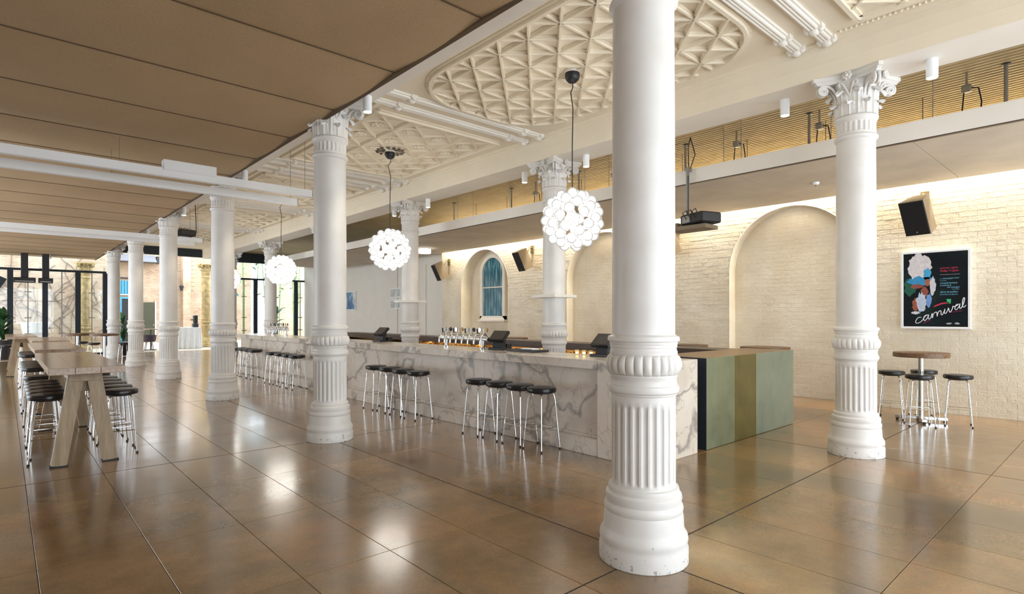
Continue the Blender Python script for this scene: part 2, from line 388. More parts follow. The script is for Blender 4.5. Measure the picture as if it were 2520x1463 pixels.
# ---- brick wall on the right with blind arches
ARCH = [(4.62, 1.25, 2.54, .26), (9.32, 1.25, 2.54, .26), (14.2, 1.2, 2.57, .44)]
YR, ZW = 16.55, 4.9
def half(a, z):
    yc, R, zs, dp = a
    return R if z <= zs else (sqrt(max(0, R * R - (z - zs) ** 2)) if z < zs + R else 0)
b = MB(); ycur = YB; XM = XW + .006
for a in ARCH:
    yc, R, zs, dp = a
    b.add([(XM, ycur, 0), (XM, yc - R, 0), (XM, yc - R, ZW), (XM, ycur, ZW)], [(3, 2, 1, 0)])
    N = 40; pr = [(yc - R * cos(pi * k / N), zs + R * sin(pi * k / N)) for k in range(N + 1)]
    for k in range(N):
        (ya, za), (yb, zb) = pr[k], pr[k + 1]
        b.add([(XM, ya, za), (XM, yb, zb), (XM, yb, ZW), (XM, ya, ZW)], [(3, 2, 1, 0)])
    out = [(yc - R, 0)] + pr + [(yc + R, 0)]
    for k in range(len(out) - 1):
        (ya, za), (yb, zb) = out[k], out[k + 1]
        b.add([(XM - .012, ya, za), (XM - .012, yb, zb), (XW + dp, yb, zb), (XW + dp, ya, za)], [(0, 1, 2, 3)])
        rr = 1.012                       # thin plaster lip round the arch
        o2 = lambda y, z: (yc + (y - yc) * rr, zs + (z - zs) * rr if z > zs else z)
        b.add([(XM - .012, ya, za), (XM - .012, yb, zb), (XM - .004, *o2(yb, zb)), (XM - .004, *o2(ya, za))], [(3, 2, 1, 0)])
    b.add([(XW + dp, yc - R, 0), (XW + dp, yc + R, 0), (XW + dp, yc + R, zs + R), (XW + dp, yc - R, zs + R)], [(3, 2, 1, 0)])
    ycur = yc + R
b.add([(XM, ycur, 0), (XM, YR, 0), (XM, YR, ZW), (XM, ycur, ZW)], [(3, 2, 1, 0)])
b.add([(XM, YR, 0), (12.2, YR, 0), (12.2, YR, ZW), (XM, YR, ZW)], [(3, 2, 1, 0)])
b.box(12.1, YB, 0, 12.2, YR, ZW)
wr = struct(b.build('wall_right', M['brick']), 'cream painted brick wall with tall blind arches')
BL, BH, G = .238, .0845, .007
def brick_mesh(b, w, h, c=(0, 0, 0), d=.012, ch=.005):
    x, y, z = c; w /= 2; h /= 2
    vs = [(x + d, y - w, z - h), (x + d, y + w, z - h), (x + d, y + w, z + h), (x + d, y - w, z + h),
          (x, y - w + ch, z - h + ch), (x, y + w - ch, z - h + ch), (x, y + w - ch, z + h - ch), (x, y - w + ch, z + h - ch)]
    b.add(vs, [(7, 6, 5, 4), (0, 4, 5, 1), (1, 5, 6, 2), (2, 6, 7, 3), (3, 7, 4, 0)])
pieces = []
for r in range(int(4.15 / BH)):
    zc = (r + .5) * BH; off = (r % 2) * BL / 2; y = YB + off
    while y < 13.6:
        segs = [(y, y + BL - G, XW)]
        for a in ARCH:
            h1 = max(half(a, zc - BH / 2), half(a, zc + BH / 2)) + .012; nx = []
            if h1 < .02 and half(a, zc) == 0: continue
            for s0, s1, X in segs:
                if X != XW or s1 <= a[0] - h1 or s0 >= a[0] + h1: nx.append((s0, s1, X)); continue
                if s0 < a[0] - h1 - .02: nx.append((s0, a[0] - h1, X))
                if s1 > a[0] + h1 + .02: nx.append((a[0] + h1, s1, X))
                hi = min(half(a, zc - BH / 2), half(a, zc + BH / 2)) - .004; i0, i1 = max(s0, a[0] - hi), min(s1, a[0] + hi)
                if i1 - i0 > .03: nx.append((i0, i1, XW + a[3] - .006))
            segs = nx
        for s0, s1, X in segs: pieces.append((s0, s1, zc, X))
        y += BL
def seen(s0, s1, zc, X):
    u, v = pix(X, (s0 + s1) / 2, zc); return -20 < u < 2540 and -20 < v < 1480
def hid(s0, s1, zc, X):                # behind the near columns or above the hung ceiling
    u, v = pix(X, (s0 + s1) / 2, zc); return 2045 < u < 2170 or zc > 3.85
pieces.sort(key=lambda p: (not seen(*p) or hid(*p), depth(p[3], (p[0] + p[1]) / 2)))
bme = MB(); brick_mesh(bme, BL - G, BH - G); bme = bme.mesh('brick', M['brick'])
field = MB(); nb = 0
for s0, s1, zc, X in pieces:
    jx = random.uniform(-.002, .002) + .002
    if nb < 285 and abs(s1 - s0 - BL + G) < .001 and seen(s0, s1, zc, X) and not hid(s0, s1, zc, X):
        link(bme, 'brick', wr, (X + jx, (s0 + s1) / 2, zc)); nb += 1
    else: brick_mesh(field, s1 - s0, BH - G, (X + jx, (s0 + s1) / 2, zc))
setp(field.build('brick_field', M['brick'], wr), kind='stuff')

# window in the far arch
wn = thing('window_1', None, None); struct(wn, 'tall white arched window with blue glass in the far arch')
yc, XWn, wl, wh = 14.19, XW + .42, .53, 3.05
def arch_outline(w, z0, zs, inset=0):
    n = 16; return [(yc - w, z0)] + [(yc - w * cos(pi * k / n), zs + w * sin(pi * k / n)) for k in range(n + 1)] + [(yc + w, z0)]
ou, inn = arch_outline(wl + .1, 1.5, 3.02), arch_outline(wl - .02, 1.62, 3.02)
f = MB()
for k in range(len(ou) - 1):
    a0, a1, c0, c1 = ou[k], ou[k + 1], inn[k], inn[k + 1]
    for x, fl_ in ((XWn - .08, 0),):
        f.add([(x, *a0), (x, *a1), (x, *c1), (x, *c0), (XWn + .02, *a0), (XWn + .02, *a1), (XWn + .02, *c1), (XWn + .02, *c0)],
              [(3, 2, 1, 0), (0, 1, 5, 4), (2, 3, 7, 6)])
f.box(XWn - .08, yc - wl - .1, 1.5, XWn + .02, yc + wl + .1, 1.62)
f.build('frame', M['white'], wn)
MB().box(XWn - .06, yc - wl, 2.54, XWn, yc + wl, 2.575).build('glazing_bar', M['white'], wn)
MB().box(XWn - .16, yc - wl - .16, 1.44, XWn + .02, yc + wl + .16, 1.5).build('sill', M['white'], wn)
lo = MB().prism([(yc - wl, 1.6), (yc + wl, 1.6), (yc + wl, 2.55), (yc - wl, 2.55)], XWn - .02, XWn - .01, lambda a, b, c: (c, a, b)); lo.build('pane', M['blueglass'], wn)
up = MB().prism([p for p in arch_outline(wl, 2.56, 3.02)], XWn - .02, XWn - .01, lambda a, b, c: (c, a, b)); up.build('pane', M['blueglass'], wn)

# far part of the right side: smooth plaster
struct(MB().box(12.0, YR, 0, 12.2, YE, ZW).build('wall_far_right', M['white']), 'smooth pale wall beyond the brick wall')
for k, (ya, yb) in enumerate([(18.2, 20.2), (20.3, 22.0)]):
    struct(MB().bbox(11.95, ya, .02, 12.0, yb, 3.6, .006).build('trim_%d' % (k + 3), M['white']), 'tall pale flush panel on the far right wall, %s of two' % ('nearer' if k == 0 else 'farther'))

# unseen walls, window bays opened or closed to shape the daylight
def pierced(name, axis, c, a0, a1, n, label, openb):
    w = struct(thing(name, None, None), label); p = (a1 - a0) / n; b = MB()
    def bx(s0, s1, z0, z1):
        if axis == 'x': b.box(c - .15, s0, z0, c, s1, z1)
        else: b.box(s0, c - .15, z0, s1, c, z1)
    bx(a0, a1, 0, .2); bx(a0, a1, 4.0, ZW)
    for i in range(n + 1): bx(max(a0, a0 + i * p - .3), min(a1, a0 + i * p + .3), .2, 4.0)
    for i in range(n):
        if i not in openb: bx(a0 + i * p + .3, a0 + (i + 1) * p - .3, .2, 4.0)
    b.build('masonry', M['white'], w); fr = MB(); b2 = b; b = fr
    for i in openb:
        for q in (.33, .67): bx(a0 + (i + q) * p - .03, a0 + (i + q) * p + .03, .2, 4.0)
        bx(a0 + i * p + .3, a0 + (i + 1) * p - .3, 2.9, 2.97)
    fr.build('window_frame', M['darksteel'], w)
pierced('wall_left', 'x', XL, YB, YE, 7, 'unseen white wall with bays opened for daylight along the left aisle', (3, 4, 5, 6))
pierced('wall_back', 'y', YB, XL, 12.2, 4, 'unseen white wall with bays opened for daylight behind the viewer', (1, 2, 3))

# ---- ceilings
struct(MB().box(XL - .2, YB - .2, ZW, 12.3, YE + .9, 5.05).build('roof', M['white']), 'roof slab over the hall')
ca = struct(thing('ceiling', None, None), 'low brown board ceiling over the left aisle')
YJ = [3.72 + 1.435 * k for k in range(-5, 20)]
for ya, yb in zip(YJ[:-1], YJ[1:]):
    xa, xb = XL, 3.0; pm = MB(); NS = 8; pr = []
    for k in range(NS + 1):
        q = k / NS; pr.append((ya + .007 + (yb - ya - .014) * q, 4.128 - .03 * (1 - (2 * q - 1) ** 2)))
    vs = [(x, y, z) for (y, z) in pr for x in (xa, xb)] + [(x, y, z + .02) for (y, z) in pr for x in (xa, xb)]; o = 2 * (NS + 1)
    fs = [(2 * k, 2 * k + 2, 2 * k + 3, 2 * k + 1) for k in range(NS)] + [(o + 2 * k + 1, o + 2 * k + 3, o + 2 * k + 2, o + 2 * k) for k in range(NS)] + [(0, 1, o + 1, o), (o - 1, o - 2, 2 * o - 2, 2 * o - 1)]
    fs += [(2 * k + 1, 2 * k + 3, o + 2 * k + 3, o + 2 * k + 1) for k in range(NS)]; pm.add(vs, fs)
    pm.build('ceiling_board', M['tan'], ca, 30)
    MB().box(XL, yb - .007, 4.122, 3.0, yb + .007, 4.135).build('joint_strip', M['ceiljoint'], ca)
MB().box(XL, YJ[0], 4.16, 2.99, YJ[-1], 4.18).build('backing_board', M['black'], ca)
MB().box(3.0, YJ[0], 4.10, 3.05, YJ[-1], 4.2).build('edge_trim', M['ceiljoint'], ca)
MB().box(2.2, YJ[0], 4.2, 2.26, YJ[-1], ZW).build('hanger_upstand', M['white'], ca)
struct(MB().box(2.62, YB, ZT, 3.54, YE, ZW).build('trim_1', M['white']), 'white beam over the left row of columns')
bB = struct(MB().box(7.06, YB, ZT, 7.69, YE, ZW).build('trim_2', M['white']), 'white beam over the right row of columns')
for z0, z1, pr in ((ZT + .015, ZT + .05, .012), (4.47, 4.485, .01), (4.53, 4.55, .014), (4.6, 4.615, .01), (4.68, 4.70, .014), (4.745, 4.79, .03)):
    MB().box(7.06 - pr, YB, z0, 7.06, YE, z1).build('moulding', M['cream'], bB)
MB().box(7.052, YB, ZT + .002, 7.06, YE, 4.79).build('face_board', M['cream'], bB)
cn = struct(MB().box(3.54, YB, ZN, 7.06, YE, ZW).build('ceiling_nave', M['cream']), 'ornate cream plaster ceiling over the nave')

def inside_rr(x, y, R):
    x0, x1, y0, y1, r = R
    if not (x0 < x < x1 and y0 < y < y1): return False
    cx_ = min(max(x, x0 + r), x1 - r); cy_ = min(max(y, y0 + r), y1 - r)
    return (x - cx_) ** 2 + (y - cy_) ** 2 <= r * r or (cx_ == x) or (cy_ == y)
def clip_line(px, py, dx, dy, R):
    ts = [t * .01 for t in range(-700, 701) if inside_rr(px + dx * t * .01, py + dy * t * .01, R)]
    return (ts[0], ts[-1]) if len(ts) > 12 else None
def rib(px, py, dx, dy, R, w=.062, h=.05, drop=0):
    c = clip_line(px, py, dx, dy, R)
    if not c: return
    p = (px + dx * c[0], py + dy * c[0]); q = (px + dx * c[1], py + dy * c[1])
    b = MB(); b.bar((*p, ZN - h * .25 - drop), (*q, ZN - h * .25 - drop), w, h * .5); b.bar((*p, ZN - h * .7 - drop), (*q, ZN - h * .7 - drop), w * .5, h * .6 + drop)
    b.build('plaster_rib', M['cream'], cn)
def rim(R, rad=.035, name='plaster_rim'):
    x0, x1, y0, y1, r = R; pts = []
    for (cx_, cy_, a0) in ((x1 - r, y1 - r, 0), (x0 + r, y1 - r, 90), (x0 + r, y0 + r, 180), (x1 - r, y0 + r, 270)):
        for k in range(13): a = radians(a0 + 90 * k / 12); pts.append((cx_ + r * cos(a), cy_ + r * sin(a)))
    pts.append(pts[0]); b = MB(); n = len(pts)
    for k in range(n - 1):
        p, q = Vector(pts[k]), Vector(pts[k + 1])
        if (q - p).length > 1e-4: b.bar((*p, ZN - .03), (*q, ZN - .03), .045, .06); b.bar((*p, ZN - .012), (*q, ZN - .012), .11, .024)
    b.build(name, M['cream'], cn)
r2 = sqrt(.5)
LX = [4.43 + .507 * k for k in range(5)]
def union_jack(yn, R):                 # bay with ribs along, across and on both diagonals
    for x in LX: rib(x, yn[0], 0, 1, R, .03, .05)
    for y in yn: rib(5.45, y, 1, 0, R, .05, .05)
    p = .5
    for k in range(-14, 24):
        rib(LX[2] , yn[0] + k * p, r2, r2, R, .046, .062); rib(LX[2], yn[0] + k * p, r2, -r2, R, .042, .05)
    rim(R)
union_jack([4.15 + .4985 * k for k in range(-3, 7)], (4.17, 6.76, 2.87, 6.91, .95))
def rosette():
    b = MB()
    for k in range(8):
        a = 2 * pi * k / 8; b.sphere((.075 * cos(a), .075 * sin(a), -.012), .04, 6, 4, .5)
    b.sphere((0, 0, -.02), .045, 8, 5, .6); return b.mesh('rosette', M['cream'], 60)
rosme = rosette()
def rose_bay(y0, y1, ros=True):
    R = (4.25, 6.75, y0, y1, .05); rim(R); p = .46; xs = 5.5
    n = int((y1 - y0) / p) + 8
    for k in range(-8, n):
        rib(xs, y0 + k * 2 * p * .5 * 1.3, r2, r2, R, .045, .04); rib(xs, y0 + k * 2 * p * .5 * 1.3, r2, -r2, R, .045, .035)
    for x in (4.9, 6.1): rib(x, y0 + 1, 0, 1, R, .04, .05)
    if ros:
        q = p * 1.3; 
        for i in range(-6, 7):
            for j in range(-4, 16):
                x, y = xs + (i + .5) * q, y0 + (j) * q
                for dx in (0,):
                    if (i + j) % 1 == 0 and 4.4 < x < 6.6 and y0 + .15 < y < y1 - .15: link(rosme, 'rosette', cn, (x, y, ZN))
rose_bay(7.85, 11.25); rose_bay(12.95, 16.2, False); rose_bay(-1.4, 2.0); rose_bay(17.8, 21.0, False); rose_bay(22.6, 26, False)
def bar_mesh():
    b = MB(); L0, L1 = 3.56, 7.05
    b.box(L0, -.075, -.03, L1, .075, 0)
    for o in (-.036, 0, .036): b.tube([(L0, o, -.038), (L1, o, -.038)], .02, 8)
    for x in (4.4, 6.62, 7.0):
        b.box(x - .05, -.095, -.05, x + .05, .095, 0); b.sphere((x, 0, -.06), .055, 10, 6, .8)
        for s in (-1, 1): b.sphere((x, s * .065, -.05), .035, 8, 5, .8)
    return b.mesh('moulded_bar', M['white'], 40)
bme2 = bar_mesh()
for y in (2.39, 2.725, 7.06, 7.45, 11.5, 11.82, 12.3, 12.62, 16.5, 16.85, 17.25, 21.4, 21.75, 22.2): link(bme2, 'moulded_bar', cn, (0, y, ZN))
for ya, yb in ((7.55, 11.4), (12.7, 16.4), (-2, 2.3)):
    MB().box(4.09, ya, ZN - .05, 4.15, yb, ZN).build('moulding', M['cream'], cn)
# bead moulding by the beam, near bay
bd = MB()
for k in range(90): bd.sphere((6.93, -2.4 + .052 * k, ZN - .01), .018, 6, 4)
bd.build('bead_moulding', M['cream'], cn, 60)

# right aisle: corrugated sheet and hung panels
cg = MB(); x = 7.69; prof = []
while x < 12.1: prof += [(x, 4.80), (x + .035, 4.80), (x + .05, 4.775), (x + .085, 4.775)]; x += .1
for (xa, za), (xb, zb) in zip(prof[:-1], prof[1:]): cg.add([(xa, YB, za), (xb, YB, zb), (xb, YE, zb), (xa, YE, za)], [(0, 1, 2, 3)])
struct(cg.build('ceiling_corrugated', M['corrug']), 'tan corrugated sheet ceiling above the hung panels')
hp = struct(thing('ceiling_hung', None, None), 'hung pale board ceiling along the brick wall')
yj = [1.91 - 2.3 * 2 + 2.3 * k for k in range(13)]
for ya, yb in zip(yj[:-1], yj[1:]): MB().box(8.45, ya + .004, 3.80, 11.29, yb - .004, 3.85).build('ceiling_panel', M['concrete_panel'], hp)
MB().box(8.415, yj[0], 3.80, 8.45, yj[-1], 4.03).build('fascia', M['white'], hp)
MB().box(8.418, yj[0], 3.788, 8.47, yj[-1], 3.80).build('dark_bead', M['darkwood'], hp)  # dark brown strip along the bottom edge of the fascia
MB().box(11.25, yj[0], 3.85, 11.29, yj[-1], 4.0).build('slot_upstand', M['white'], hp)

# ---- end wall: steel and glass screens either side of the open nave
def screen(name, x0, x1, mull, head, top, label):
    w = struct(thing(name, None, None), label); y = YE
    MB().box(x0, y - .05, head - .04, x1, y + .05, head + .05).build('head_bar', M['darksteel'], w)
    MB().box(x0, y - .04, 0, x1, y + .04, .05).build('bottom_rail', M['darksteel'], w)
    for x in mull: MB().box(x - .09, y - .06, .05, x + .09, y + .06, head - .04).build('mullion', M['darksteel'], w)
    ed = [x0] + list(mull) + [x1]
    for a, b_ in zip(ed[:-1], ed[1:]):
        if b_ - a < .3: continue
        MB().box(a + .09, y - .006, .05, b_ - .09, y + .006, head - .04).build('pane', M['glass'], w)
        xm = (a + b_) / 2; s = MB()
        s.box(xm - .018, y - .03, .05, xm + .018, y - .006, head - .04)
        for z in (.9, 1.55, 2.6): s.box(xm - .11, y - .04, z - .02, xm + .11, y - .006, z + .02)
        s.build('thin_stile', M['steel'], w)
    MB().box(x0, y - .006, head + .05, x1, y + .006, top).build('transom_pane', M['glass'], w)
    return w
screen('window_2', XL, 3.32, [-3.1, -2.0, -.9, .2, 1.27, 2.34, 3.28], 3.5, 4.1, 'steel framed glass screen at the far end of the left aisle')
screen('window_3', 7.6, 12.0, [8.4, 9.5, 11.55], 3.48, 4.3, 'steel framed glass screen at the far end of the right aisle')
struct(MB().box(3.54, YE - .1, 4.42, 7.06, YE + .1, ZN).build('trim_5', M['darksteel']), 'dark steel lintel across the open end of the nave')
struct(MB().box(7.69, YE - .1, 4.3, 12.0, YE + .1, ZN).build('trim_6', M['darksteel']), 'dark steel lintel at the end of the right aisle')

# ================================================================== COLUMNS
def column_meshes(mat):
    P = {}
    b = MB(); b.lathe([(.286, 0), (.290, .004), (.290, .095), (.284, .11), (.284, .135), (.288, .15), (.284, .18), (.268, .205), (.262, .225), (.258, .3), (.252, .325),
                       (.256, .335), (.258, .355), (.252, .375), (.246, .385), (.246, .40), (.250, .415), (.246, .44), (.230, .455), (.232, .47), (.228, .485), (.212, .492), (.209, .5)], 64)
    P['base'] = b.mesh('base', mat, 30)
    NF = 24; n = NF * 8
    def fl(r0, dpt, env): return lambda th, i: r0 - dpt * env[i] * max(0, 1 - ((((th * NF / (2 * pi)) % 1) - .5) / .34) ** 2) ** .5 if abs(((th * NF / (2 * pi)) % 1) - .5) < .34 else r0
    zs = [.5, .515, .525, .54, 1.0, 1.015, 1.03, 1.06]; env = [0, 0, .7, 1, 1, .7, 0, 0]
    P['fluted_drum'] = MB().rev(zs, fl(.209, .014, env), n).mesh('fluted_drum', mat, 40)
    b = MB(); b.lathe([(.209, 1.06), (.209, 1.085), (.218, 1.09), (.220, 1.10), (.229, 1.11), (.232, 1.13), (.228, 1.148), (.219, 1.155), (.215, 1.175), (.216, 1.2), (.220, 1.207), (.220, 1.222)], 64)
    b.lathe([(.220, 1.352), (.221, 1.37), (.216, 1.378), (.214, 1.395), (.218, 1.40), (.218, 1.415), (.221, 1.42), (.222, 1.435), (.233, 1.44), (.235, 1.455), (.230, 1.47), (.215, 1.475), (.206, 1.483)], 64)
    P['waist_moulding'] = b.mesh('waist_moulding', mat, 30)
    zz = [1.222 + .13 * k / 10 for k in range(11)]
    def gad(th, i):
        t = i / 10; e = sin(pi * t) ** .6 if 0 < t < 1 else 0; lob = abs(cos(th * 13)) ** .5
        return .218 + .03 * e * (.45 + .55 * lob)
    P['gadroon_ring'] = MB().rev(zz, gad, 26 * 10).mesh('gadroon_ring', mat, 45)
    P['shaft'] = MB().lathe([(.205, 1.47), (.205, 2.2), (.203, 3.0), (.199, 3.64)], 64).mesh('shaft', mat, 30)
    b = MB(); b.lathe([(.199, 3.630), (.208, 3.640), (.222, 3.655), (.225, 3.670), (.218, 3.685), (.206, 3.695), (.204, 3.710)], 64)
    zs = [3.710, 3.720, 3.735, 3.820, 3.835, 3.845]; env = [0, 0, 1, 1, 0, 0]; b.rev(zs, fl(.203, .013, env), n)
    b.lathe([(.204, 3.845), (.214, 3.855), (.217, 3.870), (.226, 3.880), (.226, 3.895), (.214, 3.905), (.206, 3.915)], 64)
    P['neck'] = b.mesh('neck', mat, 35)
    P['capital_bell'] = MB().lathe([(.198, 3.91), (.2, 4.02), (.21, 4.15), (.235, 4.24), (.262, 4.29), (.262, 4.3)], 48).mesh('capital_bell', mat, 40)
    def leaf(h, w, out, z0):
        b = MB(); NV, NU = 9, 8; vs = []
        for j in range(NV + 1):
            t = j / NV; a = t * 1.35
            r = .204 + .012 * t + out * max(0, t - .35) ** 2 * 2.0; z = z0 + h * (sin(a * pi / 2 / 1.05) if t < .85 else sin(.85 * 1.35 * pi / 2 / 1.05) - (t - .85) * 1.1)
            ww = w * (sin(pi * min(1, .18 + t * .82)) ** .55) * (1 + .16 * cos(t * 26))
            for i in range(NU + 1):
                s = i / NU * 2 - 1; th = s * ww / r; rr = r + .012 * (1 - abs(s)) + .008 * cos(s * 9.5)
                vs.append((rr * cos(th), rr * sin(th), z - .02 * abs(s) * t))
        fs = [(j * (NU + 1) + i, j * (NU + 1) + i + 1, (j + 1) * (NU + 1) + i + 1, (j + 1) * (NU + 1) + i) for j in range(NV) for i in range(NU)]
        k = len(vs); vs += [(x * .965, y * .965, z - .006) for x, y, z in vs]; fs += [tuple(reversed([k + q for q in f])) for f in fs]
        return b.add(vs, fs).mesh('acanthus_leaf', mat, 70)
    P['leaf_low'] = leaf(.15, .062, .085, 3.915); P['leaf_high'] = leaf(.285, .066, .1, 3.915)
    b = MB(); pts = []; rs = []
    for k in range(34):
        t = k / 33; a = t * 4.4 * pi; rad = .058 * (1 - t * .86)
        pts.append((.375 + rad * cos(pi / 2 - a), 0, 4.225 + rad * sin(pi / 2 - a))); rs.append(.017 - .006 * t)
    st = [(.2, 0, 4.1), (.23, 0, 4.18), (.28, 0, 4.25), (.33, 0, 4.281)]
    for o in (-.022, .022): b.tube([(x, o + y, z) for x, y, z in st + pts], [.012, .014, .015, .016] + rs, 7)
    b.sphere((.375, 0, 4.225), .02, 8, 6)
    P['volute'] = b.mesh('volute', mat, 60)
    b = MB()
    for k in range(7): b.sphere((0, .034 * cos(2 * pi * k / 7), 4.30 + .034 * sin(2 * pi * k / 7)), .02, 7, 5)
    b.sphere((.012, 0, 4.30), .022, 8, 6); P['flower'] = b.mesh('flower', mat, 60)
    b = MB(); ins = []
    for s in (-1, 1):
        b.tube([(.2, 0, 4.12), (.235, s * .03, 4.2), (.262, s * .055, 4.26), (.268, s * .085, 4.272), (.266, s * .10, 4.25), (.264, s * .088, 4.232), (.264, s * .075, 4.245)], [.012, .013, .014, .013, .012, .011, .009], 7)
    P['scroll'] = b.mesh('scroll', mat, 60)
    def ab(sc):
        poly = []; A = .365 * sc; c = .05
        for k in range(4):
            rot = pi / 2 * k
            side = [(A - 0, -A + c * .7)] + [(A - .1 * sc * (1 - ((q / 5) - 1) ** 2) , -A + c * .7 + (2 * A - 1.4 * c) * q / 10) for q in range(1, 10)] + [(A, A - c * .7)]
            for x, y in side: poly.append((x * cos(rot) - y * sin(rot), x * sin(rot) + y * cos(rot)))
        return poly
    b = MB(); b.prism(ab(.92), 4.285, 4.305); b.prism(ab(.95), 4.305, 4.325); b.prism(ab(1.0), 4.325, ZT)
    P['abacus'] = b.mesh('abacus', mat)
    return P
CP = column_meshes(M['column'])
def make_column(x, y, label, P=CP, name='cast_iron_column', group='white columns of the hall', dz=0):
    t = thing(name, label, 'column', (x, y, dz), 0, group)
    for k in ('base', 'fluted_drum', 'waist_moulding', 'gadroon_ring', 'shaft', 'neck'): link(P[k], k, t)
    bell = link(P['capital_bell'], 'capital', t); link(P['abacus'], 'abacus', t)
    for k in range(8):
        link(P['leaf_high'], 'acanthus_leaf', bell, (0, 0, 0), 2 * pi * (k + .5) / 8)
        link(P['leaf_low'], 'acanthus_leaf', bell, (0, 0, 0), 2 * pi * k / 8)
    for k in range(4):
        link(P['volute'], 'volute', bell, (0, 0, 0), pi / 4 + k * pi / 2); link(P['flower'], 'flower', bell, (.3 * cos(k * pi / 2), .3 * sin(k * pi / 2), .03), k * pi / 2)
        link(P['scroll'], 'scroll', bell, (0, 0, 0), k * pi / 2)
    return t
LA = ['large white fluted column nearest the viewer, in front of the bar end', 'white column in front of the long marble bar front, second in the left row',
      'white column left of the far bar stools, third in the left row', 'white column right of the dark olive door, fourth in the left row',
      'white column between the potted plant and the dark olive door, fifth in the left row', 'white column beside the glass screen, farthest in the left row']
LB = ['white column beside the round table and the wall poster', 'white column with a square shelf directly behind the nearest globe cluster',
      'white column with a square shelf just right of the second globe cluster', 'white column behind the bar mostly hidden by the second front column',
      'white column behind the third lit globe cluster', 'far white column mostly hidden behind the third front column']
for i in range(6):
    make_column(XA, Y0 + SP * i, LA[i]); make_column(XB, Y0 + SP * i, LB[i])
for i, lb in ((1, 'square white shelf around the column right of the bar taps'), (2, 'square white shelf around the farther column left of the bar taps')):
    t = thing('column_shelf', lb, 'shelf', (XB, Y0 + SP * i, 1.94), 0, 'shelves around columns')
    for k in range(4):
        a = k * pi / 2; c_, s_ = cos(a), sin(a); b = MB(); pr = [(.2, -.285), (.285, -.285), (.285, .2), (.2, .2)]
        b.prism([(x * c_ - y * s_, x * s_ + y * c_) for x, y in pr], 0, .05); b.build('shelf_board', M['white'], t)

# ================================================================== BAR
XF = 5.01
bar = thing('bar_counter', 'long white marble clad bar front with grey veins', 'bar', (0, 0, 0))
MB().bbox(XF, 3.46, 0, 6.04, 4.12, 1.10, .004).build('end_pier', M['marble'], bar)
ys = [4.124, 6.3, 8.5, 10.7, 12.9, 15.1, 17.5]
for a, b_ in zip(ys[:-1], ys[1:]):
    MB().box(XF + .13, a + .002, .215, XF + .16, b_ - .002, .99).build('front_panel', M['marble'], bar)
    MB().bbox(XF + .01, a + .002, 0, XF + .16, b_ - .002, .19, .004).build('plinth_panel', M['marble'], bar)
    MB().bbox(XF + .085, a + .002, .19, XF + .16, b_ - .002, .215, .003).build('ledge', M['marble'], bar)
MB().box(XF + .165, 4.124, 0, 5.62, 17.5, .99).build('carcass', M['darkwood'], bar)
top = thing('worktop', 'thick white marble bar top running along the counter', 'counter top')
for a, b_ in zip([4.124, 8.5, 12.9], [8.5, 12.9, 17.56]):
    MB().bbox(XF, a + .001, .995, 5.74, b_ - .001, 1.10, .004).build('top_slab', M['marble'], top)
st = thing('service_station', 'green patinated metal box counter beside the bar end', 'counter')
MB().box(6.25, 3.48, 0, 8.75, 4.19, 1.085).build('carcass', M['metal_olive'], st)
for (xa, xb, m) in ((6.235, 6.93, 'pat_green'), (6.93, 7.55, 'metal_olive'), (7.55, 8.765, 'metal_blue')):  # front panels differ in tone: green, olive and blue green
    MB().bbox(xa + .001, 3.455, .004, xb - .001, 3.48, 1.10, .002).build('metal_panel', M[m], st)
MB().box(6.23, 3.456, .004, 6.25, 4.2, 1.1).build('side_panel', M['darksteel'], st)
MB().bbox(6.232, 3.482, 1.085, 8.765, 4.2, 1.10, .002).build('top_sheet', M['brass'], st)
MB().box(8.75, 3.482, 0, 8.765, 4.2, 1.085).build('side_panel', M['metal_blue'], st)
bk = thing('back_counter', 'dark brown topped back counter behind the bar', 'counter')
MB().box(8.2, 4.25, .95, 8.76, 17.4, 1.085).build('top_board', M['darkwood'], bk)
MB().box(8.68, 4.25, 0, 8.72, 17.4, .95).build('back_panel', M['brass'], bk)
MB().box(8.25, 4.25, 0, 8.68, 17.4, .58).build('cabinet', M['darkwood'], bk)
MB().box(8.22, 4.25, .58, 8.68, 17.4, .61).build('bottle_shelf', M['brass'], bk)
for y in (4.27, 6.4, 8.5, 10.6, 12.7, 14.8, 17.38): MB().box(8.22, y - .015, .61, 8.68, y + .015, .95).build('divider', M['brass'], bk)
bot = {}
for nm, (h, r, m) in {'amber': (.30, .036, 'amber'), 'pale': (.29, .04, 'clearb'), 'green': (.31, .036, 'greenb')}.items():
    t = thing('bottle', '', 'bottle', (0, 0, -50)); 
    MB().lathe([(r * .9, 0), (r, .01), (r, h * .55), (r * .8, h * .66), (.014, h * .76), (.013, h * .93)], 12).build('glass_body', M[m], t, 40)
    MB().lathe([(.0155, h * .92), (.0155, h)], 10).build('cap', M['black'], t, 40); bot[nm] = t
rnd = random.Random(3); kb = 0; used = set()
for k in range(84):
    y = 4.45 + k * .108
    if any(abs(y - q) < .05 for q in (4.27, 6.4, 8.5, 10.6, 12.7)): continue
    nm = rnd.choice(['amber', 'amber', 'pale', 'green']); lb = {'amber': 'amber glass bottle', 'pale': 'pale glass bottle', 'green': 'green glass bottle'}[nm] + ' standing on the lit shelf behind the bar'
    loc = (8.36 + rnd.uniform(-.03, .05), y, .61)
    if nm not in used: bot[nm].location = loc; bot[nm]['label'] = lb; bot[nm]['group'] = nm + ' bottles on the back bar shelf'; used.add(nm)
    else: dup(bot[nm], loc, 0, lb, nm + ' bottles on the back bar shelf')

